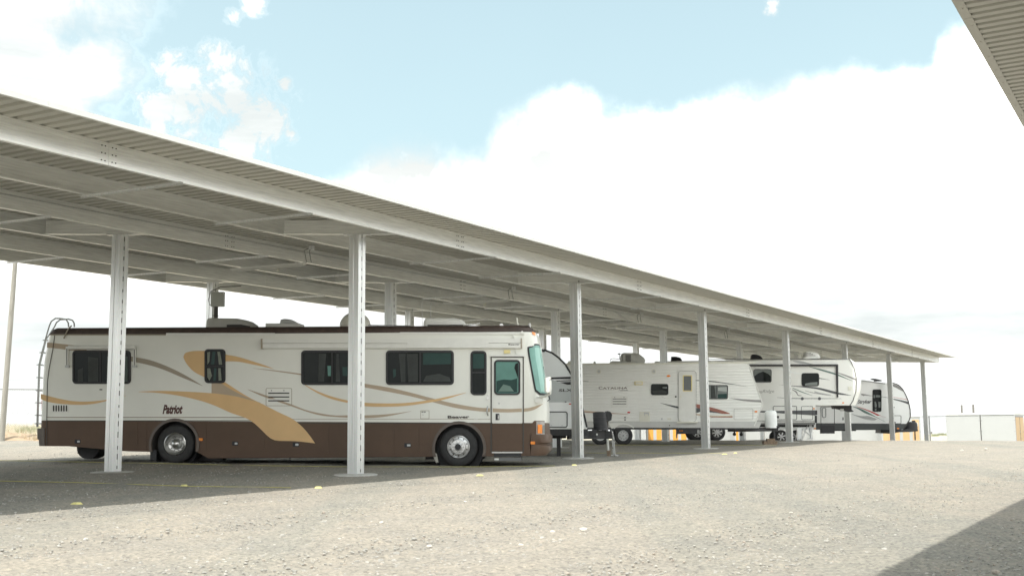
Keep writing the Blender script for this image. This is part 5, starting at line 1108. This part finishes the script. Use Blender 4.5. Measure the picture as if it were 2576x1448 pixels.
B_('stripe', K11, [(540, 132), (650, 150), (830, 192)], [(540, 160), (600, 185), (620, 172), (830, 194)], GR, sm=False); B_('stripe', K11, [(1000, 200), (1105, 212), (1235, 240)], [(1000, 208), (1105, 222), (1235, 246)], DK, sm=False)
B_('stripe', K11, [(1235, 204), (1400, 228), (1605, 268)], [(1235, 210), (1400, 236), (1610, 280)], RS); B_('stripe', K11, [(1235, 240), (1450, 280), (1628, 322)], [(1235, 258), (1450, 315), (1640, 384)], DK)
B_('stripe', K11, [(420, 418), (600, 470), (800, 545), (960, 620), (1110, 682)], [(420, 421), (600, 490), (800, 580), (930, 642), (960, 630), (1110, 684)], RS)
B_('stripe', K11, [(340, 426), (500, 460), (700, 560), (880, 660), (1110, 785)], [(340, 430), (480, 490), (640, 585), (860, 665), (1110, 787)], TL, .005)
B_('stripe', K11, [(325, 598), (500, 640), (620, 645), (700, 640), (880, 700), (960, 715)], [(325, 604), (480, 665), (640, 720), (840, 745), (900, 712), (960, 717)], LGY, .006); B_('stripe', K11, [(325, 598), (500, 650), (700, 690), (900, 705)], [(325, 602), (500, 658), (700, 700), (900, 709)], GR, .008)
B_('stripe', K6, [(1120, 688), (1180, 700), (1235, 738)], [(1120, 700), (1180, 730), (1240, 762)], GR, .006)
sv.outline('hatch', K6, 1100, 990, 1218, 1070, 4, 10, BLACK, .014); sv.rect('socket', K11, 1296, 780, 1328, 810, BLACK, .02, 3); sv.rect('catch', K11, 1288, 442, 1312, 455, SEAM, .02, 2)
for p in ((385, 1117), (1187, 1116)): sv.rect('marker_light', K6, p[0]-10, p[1]-6, p[0]+10, p[1]+6, ORANGE, .02, 3)
sv.outline('side_door', K6, 440, 905, 576, 1080, 5, 4, BLACK, .014); sv.outline('door_handle_rail', K6, 455, 915, 492, 1012, 4, 16, BLACK, .03)
for y in (1014, 1028): sv.poly('socket', K6, adot(656, y, 7), BLACK, .02)
sb = MB(); sb.prism(sv.P(K10, [(1910, 345), (2222, 345), (2222, 530), (1910, 530)]), -.05, .3); sb.build('entry_step', BLACK, st_root)
mb = MB(); mb.prism([sv.m(K6, p, .6) for p in [(1020, 1128), (1240, 1128), (1290, 1120), (1380, 1128), (1380, 1142), (1300, 1150), (1200, 1152), (1100, 1165), (1020, 1160)]], .6, 1.9); mb.build('tongue_frame', DKSTEEL, st_root)
sv.rect('underframe', K6, 560, 1128, 790, 1140, DKSTEEL, -.2, 2, -2.2)
mb = MB(); c_ = sv.m(K6, (1310, 1100), 1.1); z0_ = sv.m(K6, (1310, 1130), 1.1)[1]; z1_ = sv.m(K6, (1310, 1050), 1.1)[1]; r_ = .44
vs = [(c_[0]+a*math.cos(6.2832*k/20), 1.25+a*math.sin(6.2832*k/20), z0_+b*(z1_-z0_)) for a, b in ((r_*1.0, 0), (r_, .8), (r_*.85, .97), (.01, 1.0)) for k in range(20)]
mb.add(vs, [(i*20+k, i*20+(k+1) % 20, (i+1)*20+(k+1) % 20, (i+1)*20+k) for i in range(3) for k in range(20)]); mb.build('gas_bottle_cover', BLACK, st_root)
mb = MB(); a_, b_ = sv.m(K6, (1347, 1060), 1.1), sv.m(K6, (1349, 1150), 1.1); mb.tube([(a_[0], 1.1, a_[1]), (b_[0], 1.1, b_[1]-.5)], .04, 8); mb.prism([sv.m(K6, p, 1.0) for p in [(1330, 1040), (1354, 1038), (1356, 1075), (1345, 1085), (1332, 1070)]], 1.0, 1.25); mb.build('jack', BLACK, st_root)
wc = (sv.m(K10, (1010, 580)), sv.m(K10, (1345, 585)))
for c in wc: wheel(sv, (c[0], .40), .40, 'six', .24, .04, rr=.66); wheel(sv, (c[0], .40), .40, None, .24, .04, flip=True)
settle(sv)
roof_unit(sv, K6, [(975, 660), (970, 645), (938, 640), (945, 634), (975, 637), (1030, 650), (1036, 658)], 1.0, 1.5, BLACK, .02, 'roof_vent')

# ------------------------------------------------------------------ stall ropes and yellow markers
def ground_hit(q):
    d = ray(q); t = 20.
    for _ in range(60): t = .5*t+.5*gz(d.x*t, d.y*t)/d.z
    return Vector((d.x*t, d.y*t))
def rope(pts, label):
    mb = MB(); out = []
    P_ = [Vector(p) for p in pts]
    for a, b in zip(P_, P_[1:]):
        n_ = max(2, int((b-a).length/.5))
        for k in range(n_): c = a+(b-a)*k/n_; out.append((c.x, c.y, gz(c.x, c.y)+.010))
    mb.tube(out, .0075, 5); o = mb.build('stall_rope', ROPEY, None, 30); tag(o, label, 'rope', 'yellow ropes marking the parking stalls')
H = ground_hit
rope([H((-60, 1157)), H((300, 1164)), H((640, 1171)), H((880, 1174)), H((1200, 1174)), H((1444, 1171))], 'yellow rope on the gravel running just in front of the motorhome wheels')
rope([H((-60, 1209)), H((200, 1214)), H((463, 1223)), H((801, 1228))], 'nearest yellow rope on the gravel, ahead of the first two posts')
rope([H((1462, 1119)), H((1760, 1119)), H((1985, 1120))], 'yellow rope on the gravel along the wheels of the ridged white trailer')
rope([H((1395, 1138)), H((1460, 1139)), H((1780, 1140)), H((1850, 1140))], 'yellow rope on the gravel behind the third post, by the tongue jack')
def marker(px, label, s=.16):
    c = H(px); mb = MB(); rnd = random.Random(int(px[0])); n_ = 9
    s *= .8; vs = [(s*(1+.2*rnd.uniform(-1, 1))*math.cos(6.283*k/n_), s*.6*(1+.25*rnd.uniform(-1, 1))*math.sin(6.283*k/n_), 0) for k in range(n_)]+[(.6*v_*math.cos(6.283*k/n_), .4*v_*math.sin(6.283*k/n_), .03) for k in range(n_) for v_ in (s,)]
    mb.add(vs, [tuple(range(n_, 2*n_))]+[(k, (k+1) % n_, n_+(k+1) % n_, n_+k) for k in range(n_)]); o = mb.build('stall_marker', mat('yellow_paint', (.62, .57, .24), .8, 0, .1, 30), None, 30, (c.x, c.y, gz(c.x, c.y)+.008)); tag(o, label, 'marker', 'yellow markers pinned in the gravel')
marker((308*.629, 1269), 'yellow marker on sunlit gravel left of the first post', .11); marker((463, 1223), 'yellow marker in the canopy shade between the first two posts', .10); marker((801, 1228), 'yellow marker at the rope end by the second post', .10)
marker((1207, 1197), 'yellow marker on sunlit gravel in front of the motorhome cab', .10); marker((1444, 1171), 'yellow marker at the rope end by the third post', .09); marker((1822, 1143), 'yellow marker on the gravel right of the fourth post', .12); marker((1850, 1140), 'small yellow marker at the shade edge right of the fourth post', .08)
WR = mat('rock_pale', (.52, .49, .44), .9, 0, .15, 20)
for i, (px, py, s_) in enumerate(((1468, 1335, .085), (1390, 1338, .05), (1310, 1372, .05), (1170, 1262, .04), (1080, 1375, .05), (2170, 1235, .04), (960, 1315, .05), (1990, 1290, .04), (2505, 1440, .06), (70, 1107, .35), (98, 1112, .12), (2480, 1130, .10), (2420, 1133, .08))):
    tag(near_rock(px, py, s_*(.65 if s_ < .3 else .8), WR if i != 8 else mat('stone_warm', (.40, .32, .25))), ['large pale stone on the sunlit gravel below the third post', 'flat pale stone left of the largest stone', 'pale stone at the bottom centre of the gravel', 'small pale stone in front of the motorhome door', 'pale stone in the gravel below the motorhome front wheel', 'small pale stone above the lower corner shadow', 'pale stone in the gravel below the second post', 'small pale stone right of centre on the gravel', 'brown stone in the shadow at the lower corner', 'white rock beside the dirt bank left of the motorhome', 'small white rock by the dirt bank behind the motorhome ladder', 'pale stone near the white storage boxes', 'small pale stone near the white storage boxes'][i], 'stone')

# ------------------------------------------------------------------ storage boxes beyond the lot
BOXW = mat('box_white', (.46, .47, .46), .45, 0, .02, 1.5); ORD = mat('door_orange', (.75, .36, .07), .5, 0, .05, 3); TAND = mat('door_tan', (.62, .42, .22), .5, 0, .05, 3); BSEAM = mat('box_seam', (.25, .25, .26), .6)
def storage_box(x, y, ang, w, d, h, label, doors='side', dm=ORD, group=None, z=None, n=2, roofh=.14):
    z = gz(x, y) if z is None else z
    t = thing('storage_box', label, 'storage box', (x, y, z), ang, group)
    mb = MB(); mb.box(0, 0, 0, w, d, h); mb.build('wall', BOXW, t, 0); mb = MB(); mb.box(-.05, -.05, h, w+.05, d+.05, h+roofh); mb.build('roof', TRIM, t, 0)
    mb = MB()
    for xx in (0, w-.09):
        mb = MB(); mb.box(xx, -.012, 0, xx+.09, 0, h); c_ = mb.build('corner_post', BOXW, t, 0)
        for zz in (.3, 1.1, 1.9): q_ = MB(); q_.box(xx+.02, -.02, zz, xx+.06, -.012, zz+.05); q_.build('screw', BSEAM, c_, 0)
    if doors == 'side':
        k = d/n
        for i in range(n):
            a = k*i+.15; b = k*(i+1)-.15; mb = MB(); mb.box(w, a-.05, 0, w+.015, b+.05, h-.12); f = mb.build('door_frame', BSEAM, t, 0); mb = MB(); mb.box(w+.015, a, .02, w+.03, b, h-.2)
            for q in range(1, 9): mb.box(w+.03, a, q*(h-.2)/9-.01, w+.036, b, q*(h-.2)/9+.01)
            dr_ = mb.build('door', dm, f, 0); mb = MB(); mb.box(w+.036, b-.22, 1.0, w+.08, b-.10, 1.12); mb.build('handle', CHROME, f, 0)
    elif doors == 'front':
        k = w/n
        for i in range(n):
            a = k*i+.13; b = k*(i+1)-.13; mb = MB(); mb.box(a, -.02, .0, b, -.002, h-.22)
            for q in range(1, 9): mb.box(a, -.027, q*(h-.22)/9-.01, b, -.02, q*(h-.22)/9+.01)
            dr_ = mb.build('door', dm, t, 0); mb = MB(); mb.box(a+.15, -.06, h-.72, a+.42, -.027, h-.45); mb.build('number_plate', WHITE2, t, 0)
    return t
def xa(px, Y, y=1100):
    d = ray((px, y)); return d.x/d.y*Y
def box_px(p0, p1, Y, ytop, label, doors=None, dm=ORD, d=2.4, n=1, ang=0., group='white storage boxes beyond the lot'):
    xL, xR = xa(p0, Y), xa(p1, Y); dd_ = ray(((p0+p1)/2, ytop)); zt_ = dd_.z/dd_.y*Y; z0_ = gz((xL+xR)/2, Y)-.1
    return storage_box(xL, Y, ang, xR-xL-.02, d, zt_-z0_-.14, label, doors, dm, group, z0_, n)
def box_row(px0, pxs, Y, h, labels):
    x, y = xa(px0, Y), Y; dx, dy = math.cos(AL), -math.sin(AL); z0_ = gz(x, y)-.15; s0_ = 0.
    for i, p_ in enumerate(pxs):
        m_ = xa(p_, 1.); s1_ = (m_*y-x)/(dx-m_*dy)
        b_ = storage_box(x+dx*s0_, y+dy*s0_, -AL, s1_-s0_-.07, 4.8, h, labels[i], 'side' if i == len(pxs)-1 else None, TAND, 'white storage boxes beyond the lot', z0_, 2)
        if i: q_ = MB(); q_.box(-.068, .04, .1, -.002, .1, h); q_.build('dark_gap_strip', SEAM, b_, 0)  # dark strip added to keep the bright background from showing through the gap
        s0_ = s1_
box_row(2382, (2470, 2559), 86, 2.35, ('white storage box farther from the picture edge, right of the canopy', 'white storage box nearest the picture edge with tan door in its side'))
g_ = 'storage boxes seen under the trailers'
box_px(1545, 1600, 92, 1046, 'white storage box seen under the axle of the ridged white trailer', None, group=g_); box_px(1602, 1626, 91, 1046, 'narrow white box end left of the orange doors', None, group=g_)
box_px(1627, 1731, 92, 1046, 'storage box with five orange roll doors under the ridged white trailer', 'front', ORD, 3, 5, group=g_)
box_px(1733, 1842, 93, 1046, 'plain white storage box between two orange doors', None, group=g_); box_px(1848, 1862, 91, 1046, 'narrow storage box with one orange door behind the gas bottles', 'front', ORD, 3, 1, group=g_)
box_px(1864, 1960, 93, 1047, 'white storage box behind the fifth-wheel landing legs', None, group=g_); box_px(1963, 2040, 92, 1047, 'white storage box left of the widest one under the far trailer', None, group=g_)
box_px(2045, 2216, 90, 1047, 'widest white storage box under the far trailer', None, group=g_); box_px(2218, 2318, 89, 1043.5, 'storage box with four tan doors behind the far trailer nose', 'front', TAND, 3, 4, group=g_)

# ------------------------------------------------------------------ fences, poles, bank, dry grass
def chain_fence(pts, h, sp_, label, mesh=True, pole_r=.035, barbs=False):
    """posts, top rail and woven wire between ground points"""
    P_ = [Vector((p[0], p[1], gz(p[0], p[1]))) for p in pts]; root = thing('chain_link_fence', label, 'fence', tuple(P_[0])); o = P_[0]
    rail = MB(); rail.tube([p-o+Vector((0, 0, h)) for p in P_], .028, 6); rail.build('top_rail', ZINC, root)
    for p in P_:
        mb = MB(); mb.tube([p-o, p-o+Vector((0, 0, h+(.45 if barbs else .06)))], pole_r, 8); mb.build('fence_post', ZINC, root)
    if barbs:
        for k in range(3):
            mb = MB(); mb.tube([p-o+Vector((0, 0, h+.15+.15*k)) for p in P_], .006, 4); mb.build('barbed_wire', ZINC, root)
    if mesh:
        mb = MB(); w = .005
        for a, b in zip(P_, P_[1:]):
            a, b = a-o, b-o; L_ = (b-a).length; d = (b-a)/L_; nrm_ = Vector((-d.y, d.x, 0)); s_ = -h
            while s_ < L_:
                for sg in (1, -1):
                    s0_, s1_ = (s_, s_+h); z0_, z1_ = (0, h) if sg > 0 else (h, 0)
                    ta = max(0, -s0_/(s1_-s0_)); tb = min(1, (L_-s0_)/(s1_-s0_))
                    if tb <= ta: continue
                    q0 = a+d*(s0_+(s1_-s0_)*ta)+Vector((0, 0, z0_+(z1_-z0_)*ta)); q1 = a+d*(s0_+(s1_-s0_)*tb)+Vector((0, 0, z0_+(z1_-z0_)*tb))
                    n1 = d*w; mb.add([q0-n1, q0+n1, q1+n1, q1-n1, q0+nrm_*w*1.5, q1+nrm_*w*1.5], [(0, 1, 2, 3), (0, 3, 5, 4), (1, 4, 5, 2)])
                s_ += sp_
        m_ = mb.build('wire_mesh', ZINC, root, 0); m_['kind'] = 'stuff'
    return root
Yf = 56.
fp = [(xa(px, Yf, 1090), Yf+.4*i) for i, px in enumerate((-330, -120, 97, 310, 520, 740))]
zt_ = ray((50, 978)); hf = zt_.z/zt_.y*Yf-gz(xa(50, Yf), Yf)
chain_fence(fp, hf, .11, 'tall chain-link fence with barbed wire behind the motorhome tail', True, .035, True)
Yr = 97.; fp = [(xa(px, Yr, 1090), Yr-.6*i) for i, px in enumerate((2180, 2333, 2480, 2640))]
zt_ = ray((2370, 1047)); chain_fence(fp, zt_.z/zt_.y*Yr-gz(xa(2370, Yr), Yr), .3, 'chain-link fence with dark posts between the canopy end and white boxes', True, .06)
def pole(px_b, py_b, px_t, py_t, Y, r0, r1, m, label, arms=0, base=None):
    b = ray((px_b, py_b)); t = ray((px_t, py_t)); B = Vector((b.x/b.y*Y, Y, gz(b.x/b.y*Y, Y)-.3)); T_2 = Vector((t.x/t.y*Y, Y, t.z/t.y*Y))
    root = thing('utility_pole', label, 'pole', tuple(B)); mb = MB(); n_ = 12; mb.tube([(T_2-B)*(k/n_) for k in range(n_+1)], [r0+(r1-r0)*k/n_ for k in range(n_+1)], 14); mb.build('shaft', m, root)
    for k in range(arms):
        mb = MB(); c = (T_2-B)*(1-.06*k-.03); mb.tube([c+Vector((-1.1, 0, 0)), c+Vector((1.1, 0, 0))], .07, 6); mb.build('crossarm', m, root)
    return root
PW = mat('weathered_pole', (.30, .285, .25), .9, 0, .22, 3, .6, 30, stretch=(4, 4, .4)); PD = mat('dark_pole', (.16, .15, .14), .9)
pole(4, 1092, 46, 560, 50, .125, .095, PW, 'weathered grey wooden pole leaning at the left edge behind the motorhome')
pole(2344, 1100, 2343, 1085, 420, .3, .25, PD, 'small distant utility pole on the plain between fence and canopy', 1); pole(2420, 1060, 2419, 1018, 300, .28, .22, PD, 'thin pole standing up behind the first white storage box'); pole(2449, 1050, 2448, 1017, 240, .24, .2, PD, 'pole behind the middle of the white storage boxes'); 
# dirt bank along the left edge of the lot
mb = MB(); rnd = random.Random(5); N1, N2 = 110, 9; vs = []
for i in range(N1+1):
    x = -34+30*i/N1
    for j in range(N2+1):
        y = 50.2+.35*math.sin(x*.9)+3.2*j/N2; q = math.sin(math.pi*j/N2)**.7; vs.append((x, y, gz(x, y)-.05+q*(.26+.10*math.sin(x*1.3)+rnd.uniform(-.07, .07))*ss(-4, -8, x)))
mb.add(vs, [(i*(N2+1)+j, (i+1)*(N2+1)+j, (i+1)*(N2+1)+j+1, i*(N2+1)+j+1) for i in range(N1) for j in range(N2)])
o = mb.build('dirt_bank', mat('dirt', (.30, .225, .15), .95, 0, .3, 2.5, .6, 20), None, 60); o['kind'] = 'structure'
def grass(name, n, xr, yr, hr, cols, seed, fn=None):
    rnd = random.Random(seed); mb = MB()
    for _ in range(n):
        x, y = rnd.uniform(*xr), rnd.uniform(*yr)
        if fn and not fn(x, y): continue
        z = gz(x, y)+.08; q = rnd.randrange(len(cols)); k_ = rnd.randint(3, 5)
        for _b in range(k_):
            h = rnd.uniform(*hr); a = rnd.uniform(0, 6.28); lx, ly = rnd.gauss(0, .35)*h, rnd.gauss(0, .2)*h; w = rnd.uniform(.008, .018)
            bx, by = x+rnd.gauss(0, .05), y+rnd.gauss(0, .05)
            mb.add([(bx-w, by, z-.1), (bx+w, by, z-.1), (bx+lx, by+ly, z+h)], [(0, 1, 2)], q)
    o = mb.build(name, cols, None, 0); o['kind'] = 'stuff'; return o
GC = [mat('straw', (.54, .49, .37), .9, 0, .15, 5), mat('straw_pale', (.64, .60, .49), .9, 0, .1, 5), mat('straw_brown', (.36, .28, .17), .9, 0, .2, 5), mat('sage', (.25, .27, .16), .9, 0, .2, 5)]
grass('dry_grass', 9000, (-44, -14), (51.5, 76), (.15, .50), GC[:3]+[GC[0]], 8)
grass('dry_grass', 900, (-40, -14), (50.3, 52.5), (.10, .28), [GC[0], GC[2]], 9)
tag(grass('sagebrush', 260, (-24.2, -22.8), (55., 56.2), (.2, .55), [GC[3]], 10), 'small green sagebrush clump on the dry grass behind the fence', 'bush')
for o in [o for o in bpy.data.objects if o.name.startswith('sagebrush')]: o['kind'] = 'thing'
for k, (px, Y) in enumerate(((2366, 330), (2375, 330), (2352, 300))):
    c = xa(px, Y); o = grass('sagebrush', 120, (c-.8, c+.8), (Y-1, Y+1), (.3, .75), [GC[3]], 20+k); o['kind'] = 'thing'; tag(o, ['dark far-off shrub on the plain, between canopy end and fence post', 'dark far-off shrub touching the left storage box edge', 'smallest far-off shrub, left of the other two'][k], 'bush', 'far-off shrubs on the plain')
